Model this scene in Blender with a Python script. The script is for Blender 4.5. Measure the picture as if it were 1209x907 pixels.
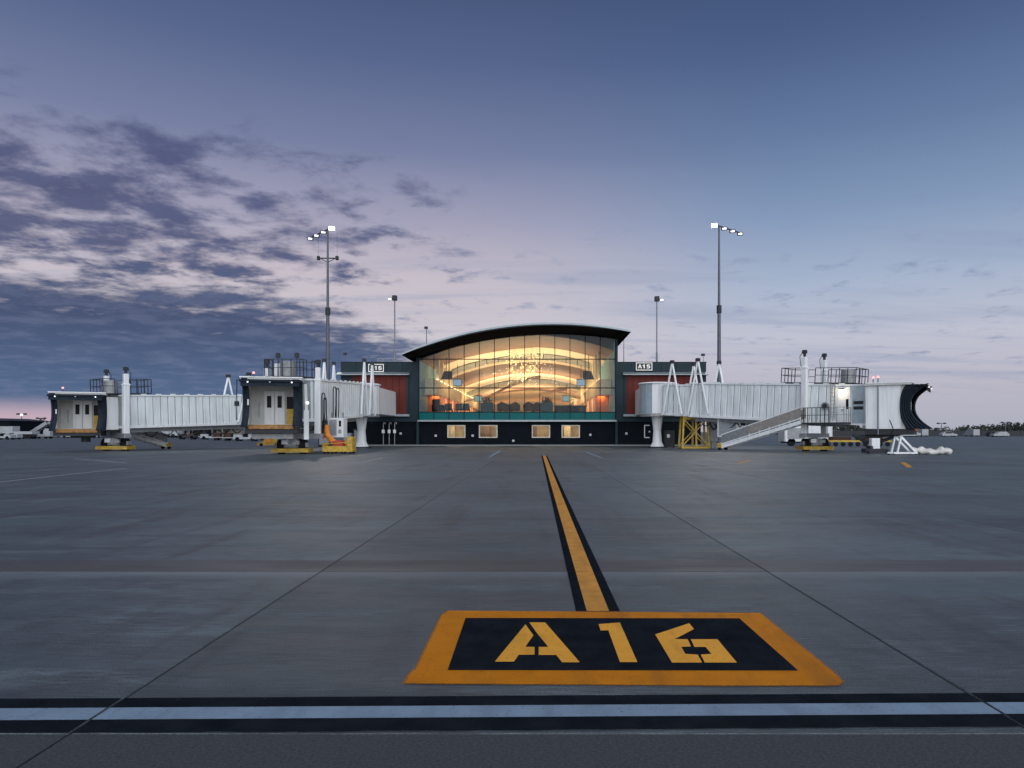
import bpy, math, random
from mathutils import Vector, Matrix
R = math.radians
random.seed(7)
for o in list(bpy.data.objects): bpy.data.objects.remove(o)
scene = bpy.context.scene
COL = scene.collection

# ------------------------------------------------------------------ camera
CH = 1.41                      # tripod height
FP, VX, VY = 850.0, 634.0, 510.0   # focal length and vanishing point, in photograph pixels (1209 wide)
cam = bpy.data.cameras.new('camera'); camo = bpy.data.objects.new('camera', cam); COL.objects.link(camo)
camo.location = (0, 0, CH); camo.rotation_euler = (R(90), 0, 0)
cam.sensor_width = 36; cam.lens = FP/1209*36
cam.shift_x = -(VX-604.5)/1209; cam.shift_y = (VY-453.5)/1209
cam.clip_start = .05; cam.clip_end = 6000
scene.camera = camo

# ------------------------------------------------------------------ sky
def s2l(c):
    return tuple(((v/255)/12.92 if v/255 <= .04045 else ((v/255+.055)/1.055)**2.4) for v in c)
world = bpy.data.worlds.new('World'); scene.world = world; world.use_nodes = True
wt = world.node_tree; wt.nodes.clear(); WN, WL = wt.nodes, wt.links
def setin(tree, sock, v):
    if isinstance(v, bpy.types.NodeSocket): tree.links.new(v, sock)
    else: sock.default_value = v
def wm(op, a, b=None, c=None, clamp=False):
    n = WN.new('ShaderNodeMath'); n.operation = op; n.use_clamp = clamp
    setin(wt, n.inputs[0], a)
    if b is not None: setin(wt, n.inputs[1], b)
    if c is not None: setin(wt, n.inputs[2], c)
    return n.outputs[0]
def wsmooth(v, a, b):
    n = WN.new('ShaderNodeMapRange'); n.interpolation_type = 'SMOOTHSTEP'
    setin(wt, n.inputs[0], v); setin(wt, n.inputs[1], a); setin(wt, n.inputs[2], b)
    n.inputs[3].default_value = 0; n.inputs[4].default_value = 1
    return n.outputs[0]
def wramp(f, stops):
    n = WN.new('ShaderNodeValToRGB'); setin(wt, n.inputs[0], f); e = n.color_ramp.elements
    while len(e) < len(stops): e.new(.5)
    for el, (p, c) in zip(e, stops): el.position = p; el.color = (*s2l(c), 1)
    return n.outputs[0]
def wmix(f, a, b):
    n = WN.new('ShaderNodeMix'); n.data_type = 'RGBA'
    setin(wt, n.inputs[0], f); setin(wt, n.inputs[6], a); setin(wt, n.inputs[7], b)
    return n.outputs[2]
def wnoise(vec, scale, detail=5, rough=.55, dist=0.):
    n = WN.new('ShaderNodeTexNoise'); setin(wt, n.inputs['Vector'], vec)
    n.inputs['Scale'].default_value = scale; n.inputs['Detail'].default_value = detail
    n.inputs['Roughness'].default_value = rough; n.inputs['Distortion'].default_value = dist
    return n.outputs[0]
tc = WN.new('ShaderNodeTexCoord')
sep = WN.new('ShaderNodeSeparateXYZ'); WL.new(tc.outputs['Generated'], sep.inputs[0])
dx, dy, dz = sep.outputs
DEG = 57.29578
el = wm('MULTIPLY', wm('ARCSINE', dz), DEG)                     # elevation, degrees
az = wm('MULTIPLY', wm('ARCTAN2', dx, dy), DEG)                 # azimuth, degrees, 0 ahead, left negative
elr = wm('DIVIDE', wm('MAXIMUM', el, 0), 60.)
k = 1/60
warm = wramp(elr, [(0, (196,166,180)), (3*k, (186,172,190)), (7*k, (204,197,205)), (12*k, (198,188,198)), (16*k, (164,161,184)),
                   (21*k, (118,127,161)), (27*k, (86,101,140)), (34*k, (61,77,113)), (1, (42,54,88))])
cool = wramp(elr, [(0, (170,173,188)), (3*k, (184,181,195)), (7*k, (190,192,207)), (11*k, (165,179,203)), (16*k, (129,151,184)),
                   (21*k, (101,123,160)), (27*k, (75,95,135)), (34*k, (55,72,108)), (1, (38,51,84))])
warmth = wsmooth(wm('COSINE', wm('MULTIPLY', wm('ADD', az, 24.), 1/DEG)), .72, .995)
sky = wmix(warmth, cool, warm)
# clouds: noise on a flat cloud deck
den = wm('ADD', wm('MAXIMUM', dz, 0), .10)
cv = WN.new('ShaderNodeCombineXYZ')
WL.new(wm('DIVIDE', dx, den), cv.inputs[0]); WL.new(wm('DIVIDE', dy, den), cv.inputs[1])
n_big = wnoise(cv.outputs[0], .85, 3, .5)
n_mid = wnoise(cv.outputs[0], 4.3, 10, .6, .2)
n_fin = wnoise(cv.outputs[0], 7.5, 6, .62)
fld = wm('ADD', wm('MULTIPLY', n_mid, .72), wm('MULTIPLY', n_fin, .28))
leftness = wsmooth(az, 4., -32.)
# patchy upper field
band = wm('MULTIPLY', wsmooth(el, 8., 13.), wsmooth(el, 25., 16.))
amt = wm('MULTIPLY', band, leftness)
c_up = wsmooth(wm('ADD', fld, wm('MULTIPLY', amt, .19)), .545, .75)
c_up = wm('MULTIPLY', c_up, wsmooth(amt, .02, .35))
# solid low bank on the left, ragged top edge
edge = wm('ADD', 11.3, wm('MULTIPLY', wsmooth(az, -24., 4.), -7.5))
lo = wm('SUBTRACT', edge, el)
lo = wm('ADD', lo, wm('MULTIPLY', wm('SUBTRACT', fld, .5), 13.))
c_lo = wm('MULTIPLY', wsmooth(lo, -.8, 2.8), wsmooth(az, 8., -14.))
c_lo = wm('MULTIPLY', c_lo, wsmooth(el, .9, 2.6))
# thin wisps everywhere
c_w = wm('MULTIPLY', wsmooth(fld, .53, .70), wm('MULTIPLY', wsmooth(el, 2., 5.), wsmooth(el, 20., 11.)))
c_w = wm('MULTIPLY', c_w, .8)
col_up = wmix(n_fin, (*s2l((52,61,98)), 1), (*s2l((92,98,136)), 1))
col_lo = wmix(wsmooth(el, 1., 9.), (*s2l((68,98,136)), 1), (*s2l((48,65,104)), 1))
col_lo = wmix(wm('MULTIPLY', wsmooth(n_mid, .42, .7), .35), col_lo, (*s2l((120,128,160)), 1))
st = WN.new('ShaderNodeMapping'); st.inputs['Rotation'].default_value = (0, 0, R(12)); st.inputs['Scale'].default_value = (.5, 2.4, 1); WL.new(cv.outputs[0], st.inputs[0])
n_st = wnoise(st.outputs[0], 1.1, 8, .6, .3)
c_s = wm('MULTIPLY', wm('MULTIPLY', wsmooth(n_st, .47, .68), wm('MULTIPLY', wsmooth(el, 1.5, 4.), wsmooth(el, 24., 9.))), .42)
sky = wmix(c_s, sky, (*s2l((140,154,184)), 1))
sky = wmix(c_w, sky, (*s2l((132,143,176)), 1))
sky = wmix(wm('MULTIPLY', c_up, .92), sky, col_up)
sky = wmix(wm('MULTIPLY', c_lo, .95), sky, col_lo)
bg = WN.new('ShaderNodeBackground'); WL.new(sky, bg.inputs[0]); bg.inputs[1].default_value = 1.0
SUN_EL, SUN_ROT = 10.0, 168.0          # soft afterglow behind the camera
nis = WN.new('ShaderNodeTexSky'); nis.sky_type = 'NISHITA'; nis.sun_disc = False
nis.sun_elevation = R(SUN_EL); nis.sun_rotation = R(SUN_ROT)
bg2 = WN.new('ShaderNodeBackground'); WL.new(nis.outputs[0], bg2.inputs[0]); bg2.inputs[1].default_value = .002
addn = WN.new('ShaderNodeAddShader'); WL.new(bg.outputs[0], addn.inputs[0]); WL.new(bg2.outputs[0], addn.inputs[1])
wo = WN.new('ShaderNodeOutputWorld'); WL.new(addn.outputs[0], wo.inputs[0])
sl = bpy.data.lights.new('sun', 'SUN'); sl.energy = 3.8; sl.angle = R(120); sl.color = (.96, .98, 1)
so = bpy.data.objects.new('sun', sl); COL.objects.link(so)
sd = Vector((math.sin(R(SUN_ROT))*math.cos(R(SUN_EL)), math.cos(R(SUN_ROT))*math.cos(R(SUN_EL)), math.sin(R(SUN_EL))))
so.rotation_euler = sd.to_track_quat('Z', 'Y').to_euler(); so.location = (0, -20, 40)
scene.view_settings.view_transform = 'Standard'; scene.view_settings.look = 'None'
scene.view_settings.exposure = 0; scene.view_settings.gamma = 1
scene.render.engine = 'CYCLES'
scene.cycles.max_bounces = 8; scene.cycles.transparent_max_bounces = 16
scene.cycles.sample_clamp_indirect = 4

# ------------------------------------------------------------------ helpers
def gy(py): return FP*CH/(py-VY)                                 # distance of a ground point seen at row py
def at(px, py, d): return Vector(((px-VX)/FP*d, d, CH-(py-VY)/FP*d))
def gnd(px, py, z=0): d = gy(py); return Vector(((px-VX)/FP*d, d, z))

def mat(name, col, rough=.6, metal=0., var=.12, scale=3., bump=0., bscale=40., emit=None, es=0., spec=.5, alpha=None):
    m = bpy.data.materials.new(name); m.use_nodes = True; t = m.node_tree; b = t.nodes['Principled BSDF']
    tcn = t.nodes.new('ShaderNodeTexCoord'); geo = t.nodes.new('ShaderNodeNewGeometry')
    n = t.nodes.new('ShaderNodeTexNoise'); n.inputs['Scale'].default_value = scale; n.inputs['Detail'].default_value = 6
    t.links.new(geo.outputs['Position'], n.inputs['Vector'])
    mx = t.nodes.new('ShaderNodeMix'); mx.data_type = 'RGBA'
    mx.inputs[6].default_value = (*[c*(1-var) for c in col], 1); mx.inputs[7].default_value = (*[min(1, c*(1+var)) for c in col], 1)
    mr = t.nodes.new('ShaderNodeMapRange'); mr.inputs[1].default_value = .3; mr.inputs[2].default_value = .7
    t.links.new(n.outputs[0], mr.inputs[0]); t.links.new(mr.outputs[0], mx.inputs[0]); t.links.new(mx.outputs[2], b.inputs['Base Color'])
    b.inputs['Roughness'].default_value = rough; b.inputs['Metallic'].default_value = metal
    b.inputs['Specular IOR Level'].default_value = spec
    if emit: b.inputs['Emission Color'].default_value = (*emit, 1); b.inputs['Emission Strength'].default_value = es
    if bump:
        n2 = t.nodes.new('ShaderNodeTexNoise'); n2.inputs['Scale'].default_value = bscale; n2.inputs['Detail'].default_value = 4
        t.links.new(geo.outputs['Position'], n2.inputs['Vector'])
        bp = t.nodes.new('ShaderNodeBump'); bp.inputs['Strength'].default_value = bump; bp.inputs['Distance'].default_value = .02
        t.links.new(n2.outputs[0], bp.inputs['Height']); t.links.new(bp.outputs[0], b.inputs['Normal'])
    return m
def streaks(m, amount=.35):
    t = m.node_tree; N, L = t.nodes, t.links; b = N['Principled BSDF']; src = b.inputs['Base Color'].links[0].from_socket
    geo = N.new('ShaderNodeNewGeometry'); mp = N.new('ShaderNodeMapping'); mp.inputs['Scale'].default_value = (5, 5, .35); L.new(geo.outputs['Position'], mp.inputs[0])
    n = N.new('ShaderNodeTexNoise'); n.inputs['Scale'].default_value = 1.0; n.inputs['Detail'].default_value = 7; L.new(mp.outputs[0], n.inputs['Vector'])
    mr = N.new('ShaderNodeMapRange'); mr.inputs[1].default_value = .48; mr.inputs[2].default_value = .75; mr.inputs[4].default_value = amount; L.new(n.outputs[0], mr.inputs[0])
    mx = N.new('ShaderNodeMix'); mx.data_type = 'RGBA'; L.new(mr.outputs[0], mx.inputs[0]); L.new(src, mx.inputs[6]); mx.inputs[7].default_value = (.30,.29,.27,1)
    L.new(mx.outputs[2], b.inputs['Base Color'])
def glass_mat(name, tint, refl=1.0, rough=.02):
    m = bpy.data.materials.new(name); m.use_nodes = True; t = m.node_tree; t.nodes.clear()
    out = t.nodes.new('ShaderNodeOutputMaterial'); tr = t.nodes.new('ShaderNodeBsdfTransparent'); tr.inputs[0].default_value = (*tint, 1)
    gl = t.nodes.new('ShaderNodeBsdfGlossy'); gl.inputs['Roughness'].default_value = rough; gl.inputs[0].default_value = (.9, .97, 1, 1)
    fr = t.nodes.new('ShaderNodeFresnel'); fr.inputs[0].default_value = 1.5
    mu = t.nodes.new('ShaderNodeMath'); mu.operation = 'MULTIPLY'; mu.inputs[1].default_value = refl; mu.use_clamp = True
    t.links.new(fr.outputs[0], mu.inputs[0])
    mx = t.nodes.new('ShaderNodeMixShader'); t.links.new(mu.outputs[0], mx.inputs[0])
    t.links.new(tr.outputs[0], mx.inputs[1]); t.links.new(gl.outputs[0], mx.inputs[2]); t.links.new(mx.outputs[0], out.inputs[0])
    return m

class MB:
    def __init__(s): s.v = []; s.f = []
    def add(s, vs, fs):
        b = len(s.v); s.v += [tuple(v) for v in vs]; s.f += [tuple(i+b for i in f) for f in fs]; return s
    def box(s, x0, x1, y0, y1, z0, z1):
        return s.add([(x0,y0,z0),(x1,y0,z0),(x1,y1,z0),(x0,y1,z0),(x0,y0,z1),(x1,y0,z1),(x1,y1,z1),(x0,y1,z1)],
                     [(0,3,2,1),(4,5,6,7),(0,1,5,4),(1,2,6,5),(2,3,7,6),(3,0,4,7)])
    def bbox(s, x0, x1, y0, y1, z0, z1, b=.02):                  # box with chamfered vertical and top edges
        ring = lambda e, z: [(x0+e+b*0,y0+b+e,z),(x0+b+e,y0+e,z),(x1-b-e,y0+e,z),(x1-e,y0+b+e,z),(x1-e,y1-b-e,z),(x1-b-e,y1-e,z),(x0+b+e,y1-e,z),(x0+e,y1-b-e,z)]
        v = ring(0,z0)+ring(0,z1-b)+ring(b,z1); f = [tuple(range(7,-1,-1)), tuple(range(16,24))]
        for r in (0,8):
            for i in range(8): f.append((r+i, r+(i+1)%8, r+8+(i+1)%8, r+8+i))
        return s.add(v, f)
    def bar(s, p, q, w, h=None, up=(0,0,1)):                     # rectangular bar from p to q
        p, q = Vector(p), Vector(q); h = h or w; d = (q-p).normalized(); u = Vector(up)
        if abs(d.dot(u)) > .98: u = Vector((1,0,0))
        a = d.cross(u).normalized()*w/2; c = a.cross(d).normalized()*h/2
        vs = [p-a-c,p+a-c,p+a+c,p-a+c,q-a-c,q+a-c,q+a+c,q-a+c]
        return s.add(vs, [(3,2,1,0),(4,5,6,7),(0,1,5,4),(1,2,6,5),(2,3,7,6),(3,0,4,7)])
    def cyl(s, p, q, r, r2=None, n=12, caps=True):
        p, q = Vector(p), Vector(q); r2 = r if r2 is None else r2; d = (q-p).normalized()
        u = Vector((0,0,1)) if abs(d.z) < .95 else Vector((1,0,0))
        a = d.cross(u).normalized(); c = a.cross(d)
        vs = []
        for k_, (o, rr) in enumerate(((p,r),(q,r2))):
            for i in range(n):
                t = 2*math.pi*i/n; vs.append(o+a*math.cos(t)*rr+c*math.sin(t)*rr)
        fs = [(i,(i+1)%n,n+(i+1)%n,n+i) for i in range(n)]
        if caps: fs += [tuple(range(n-1,-1,-1)), tuple(range(n,2*n))]
        return s.add(vs, fs)
    def tube(s, pts, r, n=6):
        for a, b in zip(pts[:-1], pts[1:]): s.cyl(a, b, r, n=n)
        return s
    def prism(s, poly, fn, t):                                   # poly 2D extruded; fn(a,b,t)->3D
        n = len(poly); vs = [fn(a,b,0) for a,b in poly]+[fn(a,b,t) for a,b in poly]
        return s.add(vs, [tuple(range(n-1,-1,-1)), tuple(range(n,2*n))]+[(i,(i+1)%n,n+(i+1)%n,n+i) for i in range(n)])
    def grid(s, fn, nu, nv):
        vs = [fn(i/nu, j/nv) for i in range(nu+1) for j in range(nv+1)]
        return s.add(vs, [(i*(nv+1)+j,(i+1)*(nv+1)+j,(i+1)*(nv+1)+j+1,i*(nv+1)+j+1) for i in range(nu) for j in range(nv)])
    def sphere(s, c, r, n=8, m=6, sq=(1,1,1)):
        return s.grid(lambda u,v: (c[0]+r*sq[0]*math.sin(math.pi*v)*math.cos(2*math.pi*u), c[1]+r*sq[1]*math.sin(math.pi*v)*math.sin(2*math.pi*u), c[2]+r*sq[2]*math.cos(math.pi*v)), n, m)
    def mesh(s, name, m=None, smooth=False):
        me = bpy.data.meshes.new(name); me.from_pydata(s.v, [], s.f); me.validate(); me.update()
        if m: me.materials.append(m)
        if smooth: me.polygons.foreach_set('use_smooth', [True]*len(me.polygons))
        return me
    def build(s, name, m, parent=None, loc=None, rot=None, smooth=False):
        o = bpy.data.objects.new(name, s.mesh(name, m, smooth)); COL.objects.link(o)
        if parent: o.parent = parent
        if loc: o.location = loc
        if rot: o.rotation_euler = rot
        return o
def inst(name, me, parent, loc=(0,0,0), rot=(0,0,0), scl=None):
    o = bpy.data.objects.new(name, me); COL.objects.link(o); o.parent = parent; o.location = loc; o.rotation_euler = rot
    if scl: o.scale = scl
    return o
def tag(o, label=None, cat=None, group=None, kind=None):
    if label: o['label'] = label
    if cat: o['category'] = cat
    if group: o['group'] = group
    if kind: o['kind'] = kind
    return o
def empty(name, loc=(0,0,0), rz=0., label=None, cat=None, group=None):
    o = bpy.data.objects.new(name, None); COL.objects.link(o); o.location = loc; o.rotation_euler = (0,0,rz); o.empty_display_size = .3
    return tag(o, label, cat, group)

# ------------------------------------------------------------------ materials
M = {}
M['white'] = mat('white_paint', (.78,.81,.82), .45, var=.07, scale=.9, bump=.05)
M['white2'] = mat('white_paint_smooth', (.80,.82,.83), .4, var=.05, scale=.6)
M['wpanel'] = mat('ribbed_panel_paint', (.76,.81,.82), .42, var=.08, scale=.7)
streaks(M['wpanel'], .4); streaks(M['white2'], .3)
M['offwhite'] = mat('darker_white_paint', (.36,.38,.40), .5)  # white toned darker for the far vehicles
M['shadowgap'] = mat('panel_gap', (.30,.33,.34), .6)
M['grey'] = mat('grey_paint', (.33,.34,.35), .5)
M['dgrey'] = mat('dark_grey_metal', (.035,.038,.044), .55, spec=.25)
M['galv'] = mat('galvanised_steel', (.30,.31,.32), .45, .5, var=.2, scale=5)
M['bluegrey'] = mat('blue_grey_slat_curtain', (.30,.37,.42), .5)
M['bellow'] = mat('bellows_fabric', (.020,.028,.04), .8, var=.25, scale=4, spec=.15)
M['black'] = mat('black_rubber', (.012,.012,.014), .8, spec=.2)
M['yellow'] = mat('safety_yellow', (.50,.32,.02), .55, var=.35, scale=5); streaks(M['yellow'], .55)
M['orange'] = mat('orange_duct', (.72,.25,.03), .6, var=.2, scale=5)
M['bumper'] = mat('worn_orange_bumper', (.30,.15,.045), .65, var=.4, scale=4)
M['red'] = mat('red_paint', (.45,.05,.03), .5)
M['cabwall'] = mat('cab_wall_cream', (.55,.55,.53), .5, var=.08)
M['darkglass'] = mat('dark_glass', (.008,.009,.011), .35, spec=.12)
M['stair'] = mat('stair_side_steel', (.30,.28,.26), .55, .2, var=.2, scale=5)
M['cladding'] = mat('navy_metal_cladding', (.010,.026,.036), .5, 0, var=.18, scale=1.2, spec=.25)
M['cladlow'] = mat('dark_base_wall', (.004,.007,.011), .7, var=.25, scale=2, spec=.08)
M['redclad'] = mat('rust_red_cladding', (.12,.020,.014), .55, var=.16, scale=.8, spec=.2)
M['trim'] = mat('pale_metal_trim', (.32,.37,.39), .4, .5, var=.1)
M['roofm'] = mat('roof_metal', (.022,.026,.032), .5, 0, spec=.25)
M['soffit'] = mat('dark_soffit', (.022,.020,.019), 1.0, spec=0)
M['mull'] = mat('mullion_dark', (.008,.010,.014), .5, spec=.15)
M['glass'] = glass_mat('curtain_wall_glass', (.90,.93,.91), .5)
M['teal'] = mat('teal_spandrel_glass', (.003,.115,.118), .25, var=.12, scale=.6, spec=.15)
M['winframe'] = mat('window_frame_pale', (.6,.58,.5), .4)
M['tan'] = mat('tan_plaster', (.62,.50,.34), .7, var=.08)
M['ceil'] = mat('ceiling_warm_white', (.72,.62,.48), .6, var=.05)
M['brown'] = mat('dimmed_brown_wood', (.22,.12,.075), .6, var=.15, scale=.7)  # brown wood, darkened to stand for the unlit ceiling stretches
M['wood'] = mat('orange_wood_panel', (.52,.13,.03), .5, var=.2, scale=1.5)
M['cream'] = mat('cream_column', (.70,.58,.40), .6)
M['intwall'] = mat('sky_tinted_wall', (.20,.40,.50), .6)  # bluish sky light on the end bays, put into the wall colour
M['clere'] = mat('clerestory_frosted_glass', (.42,.44,.42), .4, var=.1)
M['carpet'] = mat('carpet', (.10,.10,.11), .9)
M['furn'] = mat('dark_upholstery', (.006,.007,.010), .7, spec=.1)
M['planter'] = mat('teal_planter', (.022,.055,.065), .6, spec=.15)
M['leaf'] = mat('indoor_leaf', (.008,.016,.010), .6, var=.4, scale=8)
M['leather'] = mat('brown_leather', (.055,.028,.018), .5, spec=.2)
M['screen'] = mat('lit_screen', (.1,.1,.1), .3, emit=(.40,.68,.95), es=.42)
M['screen2'] = mat('lit_screen_green', (.1,.1,.1), .3, emit=(.30,.70,.72), es=.36)
M['cove'] = mat('cove_light_strip', (.9,.8,.6), .5, emit=(1,.72,.36), es=9)
M['lamp'] = mat('flood_lens', (.9,.9,.9), .3, emit=(1,.95,.86), es=25)
M['lamp2'] = mat('flood_lens_side', (.9,.9,.9), .3, emit=(1,.97,.94), es=1.3)
M['bulb'] = mat('warm_bulb', (.9,.9,.9), .3, emit=(1,.8,.5), es=7)
M['officelamp'] = mat('office_lamp', (.9,.9,.9), .3, emit=(1,.8,.48), es=13)
M['redbulb'] = mat('red_beacon', (.6,.1,.1), .3, emit=(1,.45,.45), es=1.4)
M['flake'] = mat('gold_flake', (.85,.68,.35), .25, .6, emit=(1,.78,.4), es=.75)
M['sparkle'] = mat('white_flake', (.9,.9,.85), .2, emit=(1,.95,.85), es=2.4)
M['pole'] = mat('mast_steel', (.11,.12,.14), .5, .4)
M['polel'] = mat('mast_steel_pale', (.22,.24,.27), .5, .4)
M['tree'] = mat('far_foliage', (.022,.032,.02), .8, var=.5, scale=.4)
M['bag'] = mat('white_hose_fabric', (.66,.64,.60), .8, var=.2, scale=5, bump=.3, bscale=9)
M['signwhite'] = mat('sign_white', (.75,.75,.72), .4, emit=(1,1,.95), es=.22)
M['signblack'] = mat('sign_black', (.01,.011,.012), .4)
M['kerb'] = mat('kerb_concrete', (.22,.23,.23), .8, bump=.2)

# concrete
def concrete(name, base, stain):
    m = bpy.data.materials.new(name); m.use_nodes = True; t = m.node_tree; N, L = t.nodes, t.links; b = N['Principled BSDF']
    geo = N.new('ShaderNodeNewGeometry')
    def nz(scale, vec, detail=6, rough=.6, dist=0):
        n = N.new('ShaderNodeTexNoise'); n.inputs['Scale'].default_value = scale; n.inputs['Detail'].default_value = detail
        n.inputs['Roughness'].default_value = rough; n.inputs['Distortion'].default_value = dist; L.new(vec, n.inputs['Vector']); return n.outputs[0]
    def mm(op, a, b_=None, clamp=False):
        n = N.new('ShaderNodeMath'); n.operation = op; n.use_clamp = clamp; setin(t, n.inputs[0], a)
        if b_ is not None: setin(t, n.inputs[1], b_)
        return n.outputs[0]
    def mr(v, a, b_, c=0., d=1.):
        n = N.new('ShaderNodeMapRange'); n.interpolation_type = 'SMOOTHSTEP'; setin(t, n.inputs[0], v)
        for i, q in enumerate((a, b_, c, d)): n.inputs[i+1].default_value = q
        return n.outputs[0]
    def mix(f, a, b_, typ='MIX'):
        n = N.new('ShaderNodeMix'); n.data_type = 'RGBA'; n.blend_type = typ; setin(t, n.inputs[0], f); setin(t, n.inputs[6], a); setin(t, n.inputs[7], b_); return n.outputs[2]
    pos = geo.outputs['Position']
    mp = N.new('ShaderNodeMapping'); mp.inputs['Scale'].default_value = (.35, 1.6, 1); L.new(pos, mp.inputs[0])   # broom marks across
    mp2 = N.new('ShaderNodeMapping'); mp2.inputs['Scale'].default_value = (1.4, .12, 1); L.new(pos, mp2.inputs[0]) # tyre marks along
    mp3 = N.new('ShaderNodeMapping'); mp3.inputs['Scale'].default_value = (4, 60, 1); L.new(pos, mp3.inputs[0])
    big = nz(.35, pos, 4); brm = nz(1.5, mp.outputs[0], 8, .65); tyr = nz(1.2, mp2.outputs[0], 5); fin = mr(nz(85, pos, 3), .33, .67); lin = mr(nz(1.0, mp3.outputs[0], 4), .35, .65); blo = nz(1.1, mp.outputs[0], 10, .72)
    c = mix(mr(big, .35, .68), (*[v*.82 for v in base], 1), (*[v*1.35 for v in base], 1))
    c = mix(mm('MULTIPLY', mr(brm, .50, .66), .9), c, (*[base[0]*1.75, base[1]*1.8, base[2]*1.8], 1))
    c = mix(mm('MULTIPLY', mr(brm, .47, .32), .9), c, (*[v*.5 for v in base], 1))
    c = mix(mm('MULTIPLY', mr(tyr, .52, .68), .75), c, (*stain, 1))
    c = mix(mm('MULTIPLY', mr(blo, .50, .62), .7), c, (*[v*.5 for v in base], 1)); c = mix(.8, c, mix(fin, (.25,.25,.25,1), (.75,.75,.75,1)), 'OVERLAY')
    c = mix(.65, c, mix(lin, (.2,.2,.2,1), (.8,.8,.8,1)), 'OVERLAY')
    pat = nz(.55, mp.outputs[0], 7, .6); c = mix(mm('MULTIPLY', mr(pat, .5, .66), .55), c, (base[0]*1.35, base[1]*1.6, base[2]*1.65, 1))
    vo = N.new('ShaderNodeTexVoronoi'); vo.inputs['Scale'].default_value = .8; vo.inputs['Randomness'].default_value = 1; L.new(pos, vo.inputs['Vector'])
    c = mix(mm('MULTIPLY', mr(mm('ADD', vo.outputs['Distance'], mm('MULTIPLY', fin, .03)), .075, .03), .6), c, (.015,.015,.016,1))
    # rusty wear strip along the far side of the first cross joint, pale scuffed edge on the near side
    sy = N.new('ShaderNodeSeparateXYZ'); L.new(pos, sy.inputs[0])
    wy = mm('ADD', sy.outputs[1], mm('MULTIPLY', mm('SUBTRACT', nz(3, pos, 4), .5), .07))
    bandm = mm('MULTIPLY', mr(wy, 7.24, 7.27), mr(wy, 7.95, 7.86))
    c = mix(mm('MULTIPLY', bandm, mm('ADD', .55, mm('MULTIPLY', brm, .5))), c, (.060,.050,.048,1))
    scuff = mm('MULTIPLY', mr(sy.outputs[1], 6.75, 7.22), mr(sy.outputs[1], 7.27, 7.24))
    c = mix(mm('MULTIPLY', scuff, mm('MULTIPLY', brm, .95)), c, (.20,.23,.25,1))
    oi = N.new('ShaderNodeObjectInfo')
    c = mix(1.0, c, mix(oi.outputs['Random'], (.80,.80,.80,1), (1.18,1.18,1.18,1)), 'MULTIPLY')
    L.new(c, b.inputs['Base Color'])
    L.new(mr(brm, .3, .75, .46, .68), b.inputs['Roughness'])
    b.inputs['Specular IOR Level'].default_value = .95
    bp = N.new('ShaderNodeBump'); bp.inputs['Strength'].default_value = .35; bp.inputs['Distance'].default_value = .006
    L.new(mm('ADD', fin, mm('MULTIPLY', lin, .5)), bp.inputs['Height']); L.new(bp.outputs[0], b.inputs['Normal'])
    return m
M['conc'] = concrete('apron_concrete', (.059,.077,.086), (.034,.032,.035))
M['asph'] = mat('coarse_asphalt', (.066,.074,.082), .85, spec=.2, var=.28, scale=70, bump=.25, bscale=150)
M['seal'] = mat('joint_sealant', (.012,.013,.014), .8)

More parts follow.
